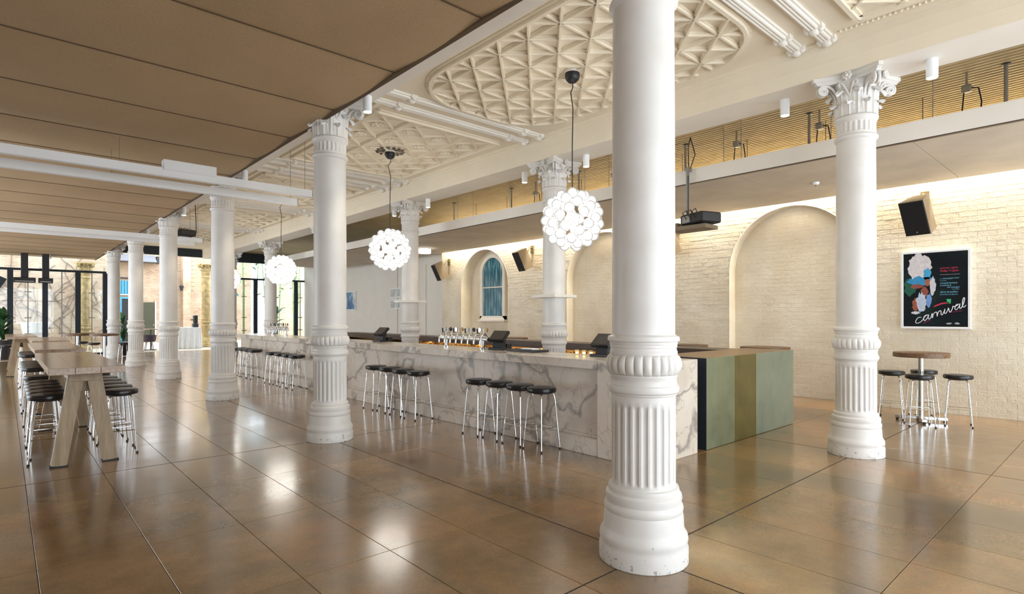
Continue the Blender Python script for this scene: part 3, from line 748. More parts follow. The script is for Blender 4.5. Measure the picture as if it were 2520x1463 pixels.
# beer taps
def tap_font(x, y, n, label):
    t = thing('beer_tap_font', label, 'beer tap', (x, y, 1.10), 0, 'beer tap fonts on the bar')
    L = (n - 1) * .155
    MB().tube([(0, -.08, .15), (0, L + .08, .15)], .03, 12).build('rail', M['chrome'], t, 40)
    for yy in (.06, L - .06): MB().lathe([(.05, 0), (.05, .012), (.028, .02), (.028, .15)], 14, (0, yy)).build('post', M['chrome'], t, 40)
    for k in range(n):
        yy = k * .155; b = MB()
        b.tube([(0, yy, .15), (.03, yy, .19), (.0, yy, .225), (-.06, yy, .215), (-.10, yy, .17), (-.105, yy, .07)], [.014, .02, .022, .02, .016, .012], 9)
        tp = b.build('tap', M['chrome'], t, 50)
        MB().tube([(-.03, yy, .21), (-.035, yy, .31)], [.009, .013], 8).build('handle', M['black'] if k % 2 else M['chrome'], tp, 50)
        MB().tube([(.012, yy, .29), (.028, yy, .29)], .034, 14).build('badge', [M['brass'], M['greenb'], M['purple'], M['steel']][k % 4], tp, 40)
    return t
tap_font(5.5, 6.72, 8, 'row of chrome beer taps beside the middle bar screen')
tap_font(5.5, 14.9, 8, 'row of chrome beer taps near the far end of the bar')
def till(x, y, rz, label):
    t = thing('till_screen', label, 'till', (x, y, 1.10), rz, 'till screens on the bar')
    MB().bbox(-.11, -.12, 0, .11, .12, .035, .006).build('foot', M['black'], t)
    b = MB(); b.prism([(-.03, .03), (.06, .03), (.08, .2), (.02, .22)], -.09, .09, lambda a, b_, c: (a, c, b_)); b.build('stand', M['black'], t)
    Mx = Matrix.Translation((.02, 0, .20)) @ Matrix.Rotation(radians(-40), 4, 'Y')
    MB().tbox(Mx, .21, .27, .045).build('screen_case', M['black'], t)
    MB().tbox(Mx @ Matrix.Translation((0, 0, .024)), .18, .235, .004).build('screen_glass', M['screen'], t)
    MB().bbox(.1, -.1, 0, .22, .1, .09, .006).build('printer', M['black'], t)
    return t
till(5.55, 4.48, 0, 'black till screen on the bar nearest the viewer, beside the front column')
till(5.55, 6.47, radians(15), 'black till screen at the end of the middle row of taps')
till(5.55, 10.05, radians(10), 'black till screen left of the farther shelf column')
tr = thing('bar_tray', 'low black tray with cloth on the bar right of the taps', 'tray', (5.56, 5.85, 1.10))
MB().bbox(-.14, -.3, 0, .14, .3, .03, .006).build('tray', M['black'], tr); MB().bbox(-.09, -.2, .03, .06, .05, .05, .008).build('folded_cloth', M['cloth'], tr)
for k in range(3):
    t = thing('candle_glass', 'small lit candle glass on the bar beside the near till, %s from the till' % ORD[k], 'candle', (5.62, 4.72 + k * .12, 1.10), 0, 'candle glasses on the bar')
    MB().lathe([(.024, 0), (.03, .06), (.027, .06), (.022, .008)], 14).build('cup', M['clearb'], t, 40); MB().lathe([(.018, .01), (.018, .04)], 12).build('wax', M['lamp'], t, 40)

# ================================================================== STOOLS
def make_stool():
    t = thing('bar_stool', 'x', 'stool')
    b = MB(); b.lathe([(.0, .685), (.165, .685), (.176, .69), (.18, .705), (.18, .73), (.172, .744), (.13, .75), (0, .752)], 36, cap=False); b.build('seat', M['vinyl'], t, 40)
    MB().lathe([(.1, .668), (.12, .672), (.12, .686)], 24).build('seat_plate', M['rubber'], t, 30)
    lb = MB(); lb.tube([(.06, .06, .676), (.09, .09, .674), (.106, .106, .655), (.115, .115, .6), (.156, .156, .02)], .0068, 8); lb.mi = 1; lb.tube([(.157, .157, .02), (.158, .158, 0)], [.011, .014], 8)
    lm = lb.mesh('leg', [M['chrome'], M['rubber']], 40)
    for k in range(4): link(lm, 'leg', t, (0, 0, 0), k * pi / 2)
    q = lambda z: .115 + (.6 - z) / .58 * .041
    for k in range(4):
        z = .27 if k % 2 else .25; a = q(z); c_, s_ = cos(k * pi / 2), sin(k * pi / 2); b = MB()
        b.tube([(a * c_ + a * s_, a * s_ - a * c_, z), (a * c_ - a * s_, a * s_ + a * c_, z)], .0055, 7); b.build('foot_rest', M['chrome'], t, 40)
    return t
stool0 = make_stool(); first = [True]
def stool(x, y, rz, label, group):
    if first[0]:
        first[0] = False; stool0.location = (x, y, 0); stool0.rotation_euler = (0, 0, rz); stool0['label'] = label; stool0['group'] = group; return stool0
    return dup(stool0, (x, y, 0), rz, label, group)
G4 = [('nearest group at the marble bar', [4.84, 5.23, 5.64, 6.05]), ('second group at the marble bar', [7.57, 8.03, 8.48, 8.92]),
      ('third group at the marble bar', [12.5, 12.95, 13.45, 13.95]), ('farthest group at the marble bar', [15.3, 15.75, 16.2, 16.65])]
for g, yl in G4:
    for k, y in enumerate(yl):
        stool(4.845 + .008 * ((k * 7) % 3 - 1), y, radians([0, 3, -4, 2][k]), '%s black round stool from the viewer in the %s' % (ORD[k], g), 'stools at the marble bar')

# ================================================================== TRESTLE TABLES
def trestle(x, y, L, label, w=.65, rz=0):
    t = thing('trestle_table', label, 'table', (x, y, 0), rz, 'long high trestle tables')
    for k in range(3):
        xa = -w / 2 + k * w / 3; MB().bbox(xa + .001, -L / 2, 1.0, xa + w / 3 - .001, L / 2, 1.07, .003).build('top_plank', M['oak'], t)
    for s in (-1, 1):
        yy = s * (L / 2 - .35)
        fr = MB().bbox(-.15, yy - .064, .90, .15, yy + .064, 1.0, .004).build('cross_piece', M['oakleg'], t)
        for q in (-1, 1):
            b = MB(); b.bar((q * .075, yy, .99), (q * .225, yy, .012), .135, .11, up=(0, 1, 0)); lg = b.build('leg', M['oakleg'], t)
            MB().bbox(q * .225 - .078, yy - .058, 0, q * .225 + .078, yy + .058, .014, .002).build('metal_shoe', M['darksteel'], lg)
    MB().bbox(-.045, -L / 2 + .4, .78, .045, L / 2 - .4, .9, .004).build('stretcher', M['oakleg'], t)
    return t
trestle(.66, 9.0, 3.3, 'long high wooden trestle table nearest the viewer')
trestle(.69, 13.35, 3.3, 'long high wooden trestle table, second from the viewer')
trestle(.78, 17.5, 3.0, 'long high wooden trestle table, third from the viewer')
trestle(.36, 21.2, 3.0, 'long high wooden trestle table farthest from the viewer, set further left')
for tn, (yl, yr) in {'nearest trestle table': ([8.07, 8.49, 8.91, 9.33, 9.75, 10.66], [8.05, 8.5, 8.95, 9.4, 9.82, 10.66]),
                     'second trestle table': ([12.46 + .44 * k for k in range(5)], [12.5 + .5 * k for k in range(4)]),
                     'third trestle table': ([16.75 + .48 * k for k in range(4)], [])}.items():
    for k, y in enumerate(yl): stool(.365 + .02 * (y - 8) / 3, y, radians((k * 37) % 11 - 5), '%s black stool from the viewer on the left side of the %s' % (ORD[k], tn), 'stools at the trestle tables')
    for k, y in enumerate(yr): stool(1.025 + .01 * (y - 8), y, radians((k * 53) % 11 - 5), '%s black stool from the viewer on the right side of the %s' % (ORD[k], tn), 'stools at the trestle tables')
for k, (x, y, lb) in enumerate([(.5, 22.9, 'far black stool at the end of the farthest trestle table'), (.06, 22.6, 'far black stool at the left edge of the view')]):
    stool(x, y, 0, lb, 'stools by the glass screen')

# ================================================================== ROUND TABLES
def round_table(x, y, label, r=.36, z=1.05):
    t = thing('round_table', label, 'table', (x, y, 0), radians(20), 'round pedestal tables')
    MB().lathe([(r - .004, z - .07), (r, z - .066), (r, z - .004), (r - .004, z)], 56).build('table_top', M['walnut'], t, 30)
    MB().lathe([(.12, z - .085), (.12, z - .07)], 24).build('top_plate', M['black'], t, 30)
    MB().lathe([(.038, .07), (.038, z - .08)], 24).build('pedestal', M['chrome'], t, 30)
    ft = MB(); ft.bbox(-.33, -.035, .03, .33, .035, .075, .004); ft.bbox(-.035, -.33, .03, .035, .33, .075, .004); base = ft.build('cross_base', M['chrome'], t)
    for k in range(4): MB().lathe([(.02, 0), (.02, .03)], 12, (.3 * cos(k * pi / 2), .3 * sin(k * pi / 2))).build('foot', M['rubber'], base, 30)
    return t
round_table(10.45, 2.24, 'round brown table on a chrome cross base below the wall poster')
for (x, y, rz, lb) in [(10.43, 2.62, 10, 'black stool left of the round table below the poster'), (10.0, 2.16, 25, 'black stool in front of the round table below the poster'),
                       (10.42, 1.78, 12, 'black stool right of the round table below the poster'), (10.92, 2.3, 30, 'black stool behind the round table below the poster')]:
    stool(x, y, radians(rz), lb, 'stools at the round table by the poster')
round_table(10.3, 4.56, 'round brown table top seen behind the green metal counter', .42)
round_table(10.0, 5.92, 'round brown table top seen just right of the front column', .36)
round_table(9.95, 11.05, 'round brown table behind the bar in front of the far brick wall', .42)
round_table(1.80, 23.2, 'small round table near the glass screen, left of two', .4)
round_table(2.42, 22.3, 'small round table near the glass screen, right of two', .4)
for (x, y, lb) in [(2.0, 24.2, 'far black stool between the two small round tables'), (2.2, 22.85, 'far black stool left of the rightmost small round table'), (3.02, 22.75, 'far black stool right of the rightmost small round table')]:
    stool(x, y, .3, lb, 'stools by the glass screen')

# ================================================================== LIT GLOBE CLUSTERS
globe = MB().sphere((0, 0, 0), .068, 16, 10).mesh('glass_globe', M['shell'], 180); bulb = MB().sphere((0, 0, 0), .05, 10, 8).mesh('bulb', M['bulb'], 180)
def chandelier(x, y, zc, label, wig, ring=False):
    t = thing('globe_chandelier', label, 'chandelier', (x, y, zc), 0, 'lit globe clusters over the bar side of the nave')
    MB().sphere((0, 0, 0), .1, 14, 10).build('core', M['steel'], t, 180)
    n = 64
    for k in range(n):
        ph = math.acos(1 - 2 * (k + .5) / n); th = pi * (1 + 5 ** .5) * k
        r = .345; g_ = link(globe, 'glass_globe', t, (r * sin(ph) * cos(th), r * sin(ph) * sin(th), r * cos(ph))); link(bulb, 'bulb', g_)
    top_ = ZN - zc
    can = MB().lathe([(.0, top_ - .17), (.05, top_ - .165), (.085, top_ - .13), (.095, top_ - .09), (.095, top_ - .05)], 24, cap=False).build('canopy', M['black'], t, 40)
    MB().lathe([(.1, top_ - .05), (.1, top_)], 24).build('canopy_mount', M['white'], can, 40)
    MB().tube([(0, 0, top_ - .165), (.02 * wig, 0, top_ - .22), (-.03 * wig, .01, top_ - .3), (.012, 0, top_ - .5), (0, 0, top_ * .5), (0, 0, .08)], .007, 7).build('cord', M['black'], t, 40)
    if ring:
        b = MB()
        for k in range(14):
            a = 2 * pi * k / 14; b.sphere((.25 * cos(a), .25 * sin(a), top_ - .03), .035, 6, 4, .4); b.tube([(.1 * cos(a), .1 * sin(a), top_ - .02), (.24 * cos(a + .15), .24 * sin(a + .15), top_ - .03)], .008, 5)
        b.build('iron_rose', M['darkwood'], t, 60)
    return t
chandelier(5.46, 4.9, 2.85, 'lit cluster of white glass globes nearest the viewer, in front of the shelf column', .6)
chandelier(5.5, 9.6, 2.88, 'lit cluster of white glass globes with a dark rose above, second from the viewer', 1.2, True)
chandelier(5.46, 15.2, 2.83, 'lit cluster of white glass globes third from the viewer, before the bamboo', 1)
chandelier(5.42, 19.9, 2.83, 'far lit cluster of white glass globes mostly behind the third front column', 1)

# ================================================================== DOWNLIGHTS
def downlight(x, y, label):
    t = thing('downlight', label, 'light', (x, y, ZT), 0, 'white tube downlights under the beams')
    MB().lathe([(.05, -.20), (.055, -.20), (.055, 0)], 24, cap=False).build('tube', M['rail'], t, 40)
    MB().lathe([(.0, -.185), (.05, -.185)], 20, cap=False).build('lens', M['lamp'], t)
    l = bpy.data.lights.new('downlight_lamp', 'SPOT'); l.energy = 75; l.color = (1, .87, .68); l.spot_size = radians(52); l.spot_blend = .6; l.shadow_soft_size = .05
    o = bpy.data.objects.new('downlight_lamp', l); COL.objects.link(o); o.parent = t; o.location = (0, 0, -.21)
nm = ['nearest', 'second', 'third', 'fourth', 'fifth']
for i in range(4):
    y = Y0 + SP * i
    downlight(7.43, y - .72, 'white tube downlight under the right beam, viewer side of the %s column' % nm[i])
    downlight(7.43, y + .82, 'white tube downlight under the right beam, far side of the %s column' % nm[i])
for i in range(1, 5):
    y = Y0 + SP * i
    downlight(3.4, y - .58, 'white tube downlight under the left beam, viewer side of the %s column' % nm[i])
    downlight(3.4, y + .95, 'white tube downlight under the left beam, far side of the %s column' % nm[i])

# ================================================================== HUNG WHITE RAILS
def hung_rail(x0, x1, y, z, label, box=None):
    t = thing('hung_rail', label, 'rail', (0, y, z), 0, 'hung white lighting rails')
    b = MB(); b.box(x0, -.05, 0, x1, .05, .012); b.box(x0, -.05, .012, x1, -.042, .12); b.box(x0, .042, .012, x1, .05, .12); b.box(x0, -.05, 0, x0 + .008, .05, .12); b.box(x1 - .008, -.05, 0, x1, .05, .12)
    b.build('channel', M['rail'], t)
    for xw, zt in ((x1 - .12, ZN - z), (1.2, 4.1 - z), (-2, 4.1 - z)):
        w = MB(); w.tube([(xw, 0, .012), (xw, 0, zt)], .004, 6); w.build('wire', M['steel'], t)
    if box: MB().bbox(box[0], -.075, .09, box[1], .075, .24, .004).build('housing', M['rail'], t)
    return t
hung_rail(-3.5, 3.93, 9.5, 3.64, 'hung white rail with a white housing box, nearer of the front pair', (1.72, 2.42))
hung_rail(-3.5, 3.98, 10.28, 3.62, 'hung plain white rail, farther of the front pair')
hung_rail(-3.5, 4.1, 17.35, 3.64, 'hung white rail carrying the black projector, nearer of the back pair')
hung_rail(-3.5, 4.05, 18.0, 3.62, 'hung plain white rail, farther of the back pair')

def projector(x, y, z, rz, label, cable=None):
    t = thing('projector', label, 'projector', (x, y, z), rz, 'projectors')
    MB().bbox(-.26, -.2, .02, .26, .2, .19, .02).build('case', M['black'], t)
    MB().tube([(-.1, -.19, .1), (-.1, -.25, .1)], [.055, .05], 18).build('lens', M['screen'], t, 40)
    for s in (-1, 1): MB().bbox(s * .15 - .02, -.1, 0, s * .15 + .02, .1, .02, .003).build('foot', M['rubber'], t)
    b = MB(); b.box(.02, .2, .05, .2, .204, .16); b.build('socket_panel', M['steel'], t)
    b = MB()
    for k, o in enumerate((-.12, 0, .1)): b.tube([(o, .2, .1), (o + .02, .26, .2), (o + .1, .12, .27), (o + .16, .02, .19)], .007, 6)
    b.build('cable_loop', M['rubber'], t, 60)
    if cable: MB().tube(cable, .01, 7).build('power_cable', M['rubber'], t, 60)
    return t
projector(3.62, 17.35, 3.76, radians(10), 'black projector on the white rail beside the third column', [(.2, .1, .08), (.34, .1, .06), (.38, .1, .14), (.37, .1, .6), (.35, .1, ZN - 3.76)])
# projector on a pole by the right aisle
ph = thing('projector_bracket', 'grey pole with a plate hanging from the white fascia', 'bracket', (8.33, 4.95, 0))
MB().box(-.02, -.02, 3.1, .02, .02, 4.05).build('pole', M['steel'], ph)
MB().box(-.03, -.03, 3.98, .084, .03, 4.04).build('clamp', M['steel'], ph)
MB().box(-.2, -.42, 3.0, .2, .24, 3.06).build('plate', M['spkbox'], ph)
MB().box(-.08, .14, 3.06, .08, .24, 3.14).build('junction_box', M['galv'], ph)
b = MB(); b.tube([(.03, 0, 4.03), (.05, .02, 4.4), (.08, .0, 4.55)], .009, 6); b.tube([(.03, -.03, 4.03), (.06, -.1, 4.25), (.08, .0, 4.55)], .009, 6); b.tube([(-.03, -.025, 3.9), (-.035, -.03, 3.2)], .008, 6); b.build('cable', M['rubber'], ph, 60)
projector(8.33, 4.72, 3.06, radians(70), 'dark projector on the hanging plate beside the near brick arch')

# ================================================================== HANGERS AND WIRING OVER THE HUNG CEILING
def hanger(x, y, r, z0, z1, label, top_plate=True):
    t = thing('hanger_rod', label, 'rod', (x, y, 0), 0, 'hangers above the hung ceiling')
    MB().tube([(0, 0, z0), (0, 0, z1)], r, 10).build('rod', M['steel'], t, 40)
    if top_plate: MB().lathe([(r * 2.2, z1 - .015), (r * 2.2, z1)], 14).build('ceiling_plate', M['darksteel'], t, 30)
for k, y in enumerate((1.12, 3.45, 5.6, 8.2, 10.4, 12.8)):
    hanger(9.35, y, .022, 3.85, 4.775, 'grey hanger post above the hung ceiling, %s from the viewer' % ORD[k])
for k, y in enumerate((1.75, 2.6, 3.0, 4.25, 4.6, 6.2, 6.9, 7.6, 9.1, 9.8, 11.3, 12.1)):
    hanger(8.75 + .1 * (k % 3), y, .006, 3.85, 4.775, 'thin hanger wire above the hung ceiling, %s from the viewer' % ORD[k], False)
for k, (y, z) in enumerate(((1.5, 4.56), (3.28, 4.52), (4.6, 4.54), (7.2, 4.5), (9.5, 4.5))):
    t = thing('junction_box', 'grey junction box with black cable above the hung ceiling, %s from the viewer' % ORD[k], 'junction box', (9.3, y, z), 0, 'junction boxes above the hung ceiling')
    MB().bbox(-.05, -.05, -.05, .05, .05, .05, .01).build('box', M['steel'], t)
    MB().box(-.012, -.012, .05, .012, .012, 4.775 - z).build('drop_rod', M['steel'], t)
    b = MB(); b.tube([(0, -.05, 0), (0, -.12, -.02), (0, -.15, -.2), (0, -.12, 3.85 - z + .01)], .009, 6); b.tube([(0, .03, -.05), (0, .05, -.3), (0, .04, 3.86 - z)], .009, 6); b.build('cable', M['rubber'], t, 60)
t = thing('conduit', 'thin dark conduit running along above the hung ceiling', 'conduit', (9.9, 0, 4.32))
MB().tube([(0, .5, 0), (0, 14, 0)], .009, 6).build('pipe', M['darksteel'], t)
for k in range(10):
    y = .8 + 1.3 * k; MB().tube([(0, y, 0), (0, y, 4.775 - 4.32)], .005, 5).build('hook', M['darksteel'], t)
t = thing('cable_coil', 'dark coil of cable lying on the hung ceiling edge', 'cable', (8.75, 3.95, 3.85))
b = MB()
for k in range(3): b.tube([(.12 * cos(a * pi / 9), .2 * sin(a * pi / 9), .02 + .04 * k + .09 * max(0, sin(a * pi / 9))) for a in range(19)], .02, 7)
b.build('coil', M['rubber'], t, 60)
# small fittings under the hung ceiling
for k, (x, y) in enumerate(((9.9, 3.55), (10.2, 8.6))):
    t = thing('smoke_detector', 'small round detector under the hung ceiling, %s one' % ('near' if k == 0 else 'far'), 'detector', (x, y, 3.80), 0, 'detectors'); MB().lathe([(.03, -.045), (.05, -.03), (.055, 0)], 20).build('body', M['rail'], t, 40); MB().lathe([(.012, -.06), (.02, -.045)], 12).build('sensor', M['spkbox'], t, 40)
dr = at_z(1045, 612, 3.80)
t = thing('drum_light', 'round white lit drum lamp under the far hung ceiling', 'light', (dr.x, dr.y, 3.80))
MB().lathe([(.19, -.16), (.2, -.155), (.2, 0)], 32).build('shade', M['globe'], t, 40); MB().lathe([(.21, -.02), (.21, 0)], 32).build('rim', M['rail'], t, 40)

# ================================================================== SPEAKERS
def speaker(u, v, label):
    c = at_x(u, v, 11.16); t = thing('wall_speaker', label, 'speaker', c, 0, 'wall speakers')
    R = Matrix.Rotation(radians(-14), 4, 'Z') @ Matrix.Rotation(radians(-25), 4, 'Y')   # front is -X, tipped down
    def loc(pts): return [R @ Vector(p) for p in pts]
    def wedge(b, x0, x1, w0, w1, h):
        vs = loc([(x0, -w0, -h), (x0, w0, -h), (x0, w0, h), (x0, -w0, h), (x1, -w1, -h), (x1, w1, -h), (x1, w1, h), (x1, -w1, h)])
        return b.add(vs, [(0, 3, 2, 1), (4, 5, 6, 7), (0, 1, 5, 4), (1, 2, 6, 5), (2, 3, 7, 6), (3, 0, 4, 7)])
    wedge(MB(), -.16, .18, .185, .12, .29).build('case', M['spkbox'], t)
    wedge(MB(), -.172, -.16, .175, .18, .28).build('grille', M['grille'], t)
    b = MB(); p = R @ Vector((-.174, 0, -.235)); b.sphere(p, .012, 8, 6); b.build('badge', M['steel'], t)
    w = XW - c.x - .004
    b = MB(); b.box(w - .03, -.06, .22, w, .06, .44); b.build('wall_plate', M['galv'], t)
    b = MB(); b.tube([(w - .02, 0, .36), (w - .12, 0, .38), (w - .16, 0, .3), (.12, 0, .1)], .022, 8); b.tube([(w - .02, 0, .3), (w - .02, 0, -.1)], .016, 8); b.build('arm', M['galv'], t, 40)
speaker(2262, 530, 'black fronted wall speaker above the poster')
speaker(1645, 598, 'black fronted wall speaker mostly hidden behind the front column')
speaker(1287, 640, 'black fronted wall speaker just right of the arched window')
speaker(1083, 668, 'black fronted wall speaker just left of the arched window, farthest along the wall')

# ================================================================== POSTER AND PICTURES
ya, yb, za, zb = 2.745, 1.80, 1.395, 2.70
po = thing('framed_poster', 'framed dark carnival poster with a feathered dancer on the brick wall', 'poster', (XW - .005, (ya + yb) / 2, (za + zb) / 2))
hw, hh = (ya - yb) / 2, (zb - za) / 2
for (y0_, y1_, z0_, z1_) in ((-hw, hw, hh - .035, hh), (-hw, hw, -hh, -hh + .035), (-hw, -hw + .035, -hh + .035, hh - .035), (hw - .035, hw, -hh + .035, hh - .035)):
    MB().bbox(-.075, y0_, z0_, 0, y1_, z1_, .003).build('frame_bar', M['rail'], po)
def m_poster():
    t = NT('poster_print'); p = t.pos(True); n = t.noise(p, 3, 4); c = t.ramp(n, [(.3, srgb(6, 10, 18)), (.55, srgb(10, 24, 30)), (.75, srgb(24, 44, 44))]); t.set(c, .45, 0, .25); return t.m
sheet = MB().box(-.058, -hw + .035, -hh + .035, -.05, hw - .035, hh - .035).build('sheet', m_poster(), po)
# print: position s from left 0..1, h from bottom 0..1
PW, PHt = 2 * hw - .07, 2 * hh - .07
def pp(s, h, x=-.0585): return (x, hw - .035 - s * PW, -hh + .035 + h * PHt)
def blob(name, pts, col, lift, rough=.3):
    m = plain(name + '_ink', col, rough, 0, .15, 20); c = (sum(p[0] for p in pts) / len(pts), sum(p[1] for p in pts) / len(pts))
    n = len(pts); x = -.0585 - lift * .0004
    vs = [pp(*c, x)] + [pp(s, h, x) for s, h in pts]; MB().add(vs, [(0, 1 + (i + 1) % n, 1 + i) for i in range(n)]).build(name, m, sheet)
rp = random.Random(5)
def ell(cs, chh, rs_, rh, jag, n=26): return [(cs + rs_ * cos(2 * pi * k / n) * (1 + rp.uniform(-jag, jag)), chh + rh * sin(2 * pi * k / n) * (1 + rp.uniform(-jag, jag))) for k in range(n)]
blob('backdrop_patch', ell(.12, .55, .11, .12, .2), srgb(20, 92, 74), 0)
blob('white_plumes', ell(.26, .80, .19, .19, .13, 34), srgb(226, 222, 226), 1)
blob('blue_plumes', ell(.28, .62, .20, .06, .25), srgb(52, 150, 206), 2)
blob('blue_plumes', ell(.38, .70, .06, .09, .25), srgb(70, 170, 220), 2)
blob('skin_shape', ell(.22, .55, .10, .03, .2), srgb(150, 84, 70), 3); blob('skin_shape', ell(.39, .60, .045, .05, .1), srgb(166, 100, 74), 3)
blob('skin_shape', ell(.34, .47, .06, .07, .2), srgb(150, 84, 66), 3); blob('skin_shape', ell(.20, .30, .06, .09, .2), srgb(160, 90, 70), 3)
blob('white_costume', ell(.47, .55, .05, .12, .2), srgb(214, 214, 226), 4); blob('white_costume', ell(.29, .33, .08, .13, .2), srgb(196, 210, 232), 4); blob('blue_costume', ell(.41, .36, .045, .09, .2), srgb(120, 160, 222), 4)
blob('white_boots', ell(.2, .19, .07, .02, .2), srgb(220, 224, 230), 5)
blob('green_mark', [(.68, .37), (.75, .37), (.745, .31), (.70, .31)], srgb(60, 196, 130), 5)
blob('red_ribbon', [(.48, .26), (.6, .3), (.72, .315), (.72, .33), (.6, .32), (.5, .285)], srgb(206, 50, 84), 5)
def text(body, s, h, size, col, name, ang=0, shear=0):
    cu = bpy.data.curves.new(name, 'FONT'); cu.body = body; cu.size = size; cu.shear = shear; cu.extrude = .0003
    m = plain(name + '_ink', col, .4, 0, .02); cu.materials.append(m)
    dg = bpy.data.objects.new('tmp', cu); COL.objects.link(dg); bpy.context.view_layer.update()
    me = bpy.data.meshes.new_from_object(dg.evaluated_get(bpy.context.evaluated_depsgraph_get())); bpy.data.objects.remove(dg)
    o = link(me, name, sheet); o.matrix_local = Matrix.Translation(pp(s, h, -.0605)) @ Matrix(((0, 0, -1, 0), (-1, 0, 0, 0), (0, 1, 0, 0), (0, 0, 0, 1))) @ Matrix.Rotation(ang, 4, 'Z'); return o
red, blu, wht = srgb(214, 60, 96), srgb(120, 196, 226), srgb(232, 236, 244)
text('summer nights', .58, .775, .040, red, 'lettering', 0, .2); text('friday 7-open', .58, .735, .046, red, 'lettering', 0, .2)
MB().box(-.0606, -hw + .035 + PW * .12, 0, -.0600, -hw + .035 + PW * .42, .003).build('rule_line', plain('rule_ink', wht, .4), sheet).location = (0, 0, -hh + .035 + PHt * .695)
text('v. champagne luxe', .58, .635, .034, blu, 'lettering', .03, .2); text('on arrival', .58, .612, .022, blu, 'lettering')
text('complimentary', .58, .575, .038, blu, 'lettering', 0, .2); text('cocktails &', .58, .545, .034, blu, 'lettering', 0, .2); text('till midnight', .69, .518, .034, blu, 'lettering', 0, .2); text('from 8-9pm', .76, .495, .02, blu, 'lettering')
text('dona brazilian', .58, .455, .042, blu, 'lettering', 0, .3); text('drummers & dancers', .58, .425, .028, blu, 'lettering', 0, .2)
# handwritten title as a white brush line
def stroke(pts, w, col_m, name):
    P_ = []
    for i in range(len(pts) - 1):
        p0, p1, p2, p3 = pts[max(i - 1, 0)], pts[i], pts[i + 1], pts[min(i + 2, len(pts) - 1)]
        for k in range(5):
            t_ = k / 5; q = [.5 * ((2 * p1[d]) + (-p0[d] + p2[d]) * t_ + (2 * p0[d] - 5 * p1[d] + 4 * p2[d] - p3[d]) * t_ ** 2 + (-p0[d] + 3 * p1[d] - 3 * p2[d] + p3[d]) * t_ ** 3) for d in (0, 1)]; P_.append(q)
    P_.append(pts[-1]); MB().tube([pp(s, h, -.0605) for s, h in P_], w, 5).build(name, col_m, sheet)
wi = plain('white_brush_ink', wht, .4)
def letter(seq, ox, oy, sc): return [(ox + x * sc, oy + y * sc * .72 + x * sc * .30) for x, y in seq]
cw = [(1.0, .85), (.5, 1.0), (.1, .5), (.25, .05), (.7, 0), (1.15, .2), (1.6, .8), (2.0, .9), (1.55, .9), (1.35, .4), (1.6, 0), (2.0, .4), (2.15, .9), (2.1, .2), (2.3, 0), (2.55, .3), (2.7, .9), (2.75, .0), (2.85, .55), (3.1, .85), (3.4, .8),
      (3.5, .0), (3.55, .5), (3.8, .85), (4.05, .75), (4.1, .1), (4.3, .0), (4.6, .6), (4.65, .9), (4.6, .2), (4.8, .0), (5.1, .5), (5.2, .85), (5.35, .1), (5.55, .0), (5.8, .5), (5.85, .85), (6.0, .75), (6.3, .7), (6.7, .9), (6.35, .9), (6.15, .4), (6.35, 0), (6.75, .4), (6.9, .9), (6.85, .2),
      (7.05, 0), (7.4, .6), (7.6, 1.5), (7.45, 1.7), (7.3, 1.2), (7.3, .3), (7.5, 0), (7.8, .25)]
stroke(letter(cw, .19, .035, .100), .006, wi, 'carnival_script')
stroke([(.52, .165), (.60, .175)], .0025, plain('red_ink', red, .4), 'small_script'); stroke([(.72, .19), (.92, .215)], .0025, plain('red_ink', red, .4), 'small_script'); stroke([(.32, .045), (.43, .09)], .0025, plain('red_ink', red, .4), 'small_script')
blob('logo_mark', ell(.72, .045, .04, .012, .3, 14), srgb(180, 180, 184), 5); blob('logo_mark', ell(.84, .045, .04, .012, .3, 14), srgb(180, 180, 184), 5)

def picture(u0, v0, u1, v1, X, cols, label):
    a, b_ = at_x(u0, v0, X), at_x(u1, v1, X); c = (a + b_) / 2; t = thing('wall_picture', label, 'picture', (X, c.y, c.z), 0, 'pictures on the far right wall'); w, h = abs(a.y - b_.y) / 2, abs(a.z - b_.z) / 2
    MB().bbox(-.05, -w, -h, 0, w, h, .004).build('frame', M['rail'], t)
    mt = NT('picture_print'); p = mt.pos(True, (1, 3, 1.2)); n = mt.noise(p, 1.4, 4); mt.set(mt.ramp(n, [(.35, cols[0]), (.5, cols[1]), (.62, cols[2])]), .4)
    MB().box(-.055, -w + .05, -h + .05, -.05, w - .05, h - .05).build('print', mt.m, t)
picture(832, 720, 876, 764, 11.99, (srgb(20, 60, 120), srgb(90, 150, 200), srgb(232, 230, 226)), 'framed blue and white picture on the far pale wall')
picture(962, 710, 988, 733, 11.99, (srgb(180, 190, 190), srgb(205, 212, 212), srgb(232, 232, 228)), 'upper pale print left of the farther shelf column')
picture(962, 738, 988, 761, 11.99, (srgb(170, 184, 186), srgb(205, 212, 212), srgb(232, 232, 228)), 'lower pale print left of the farther shelf column')

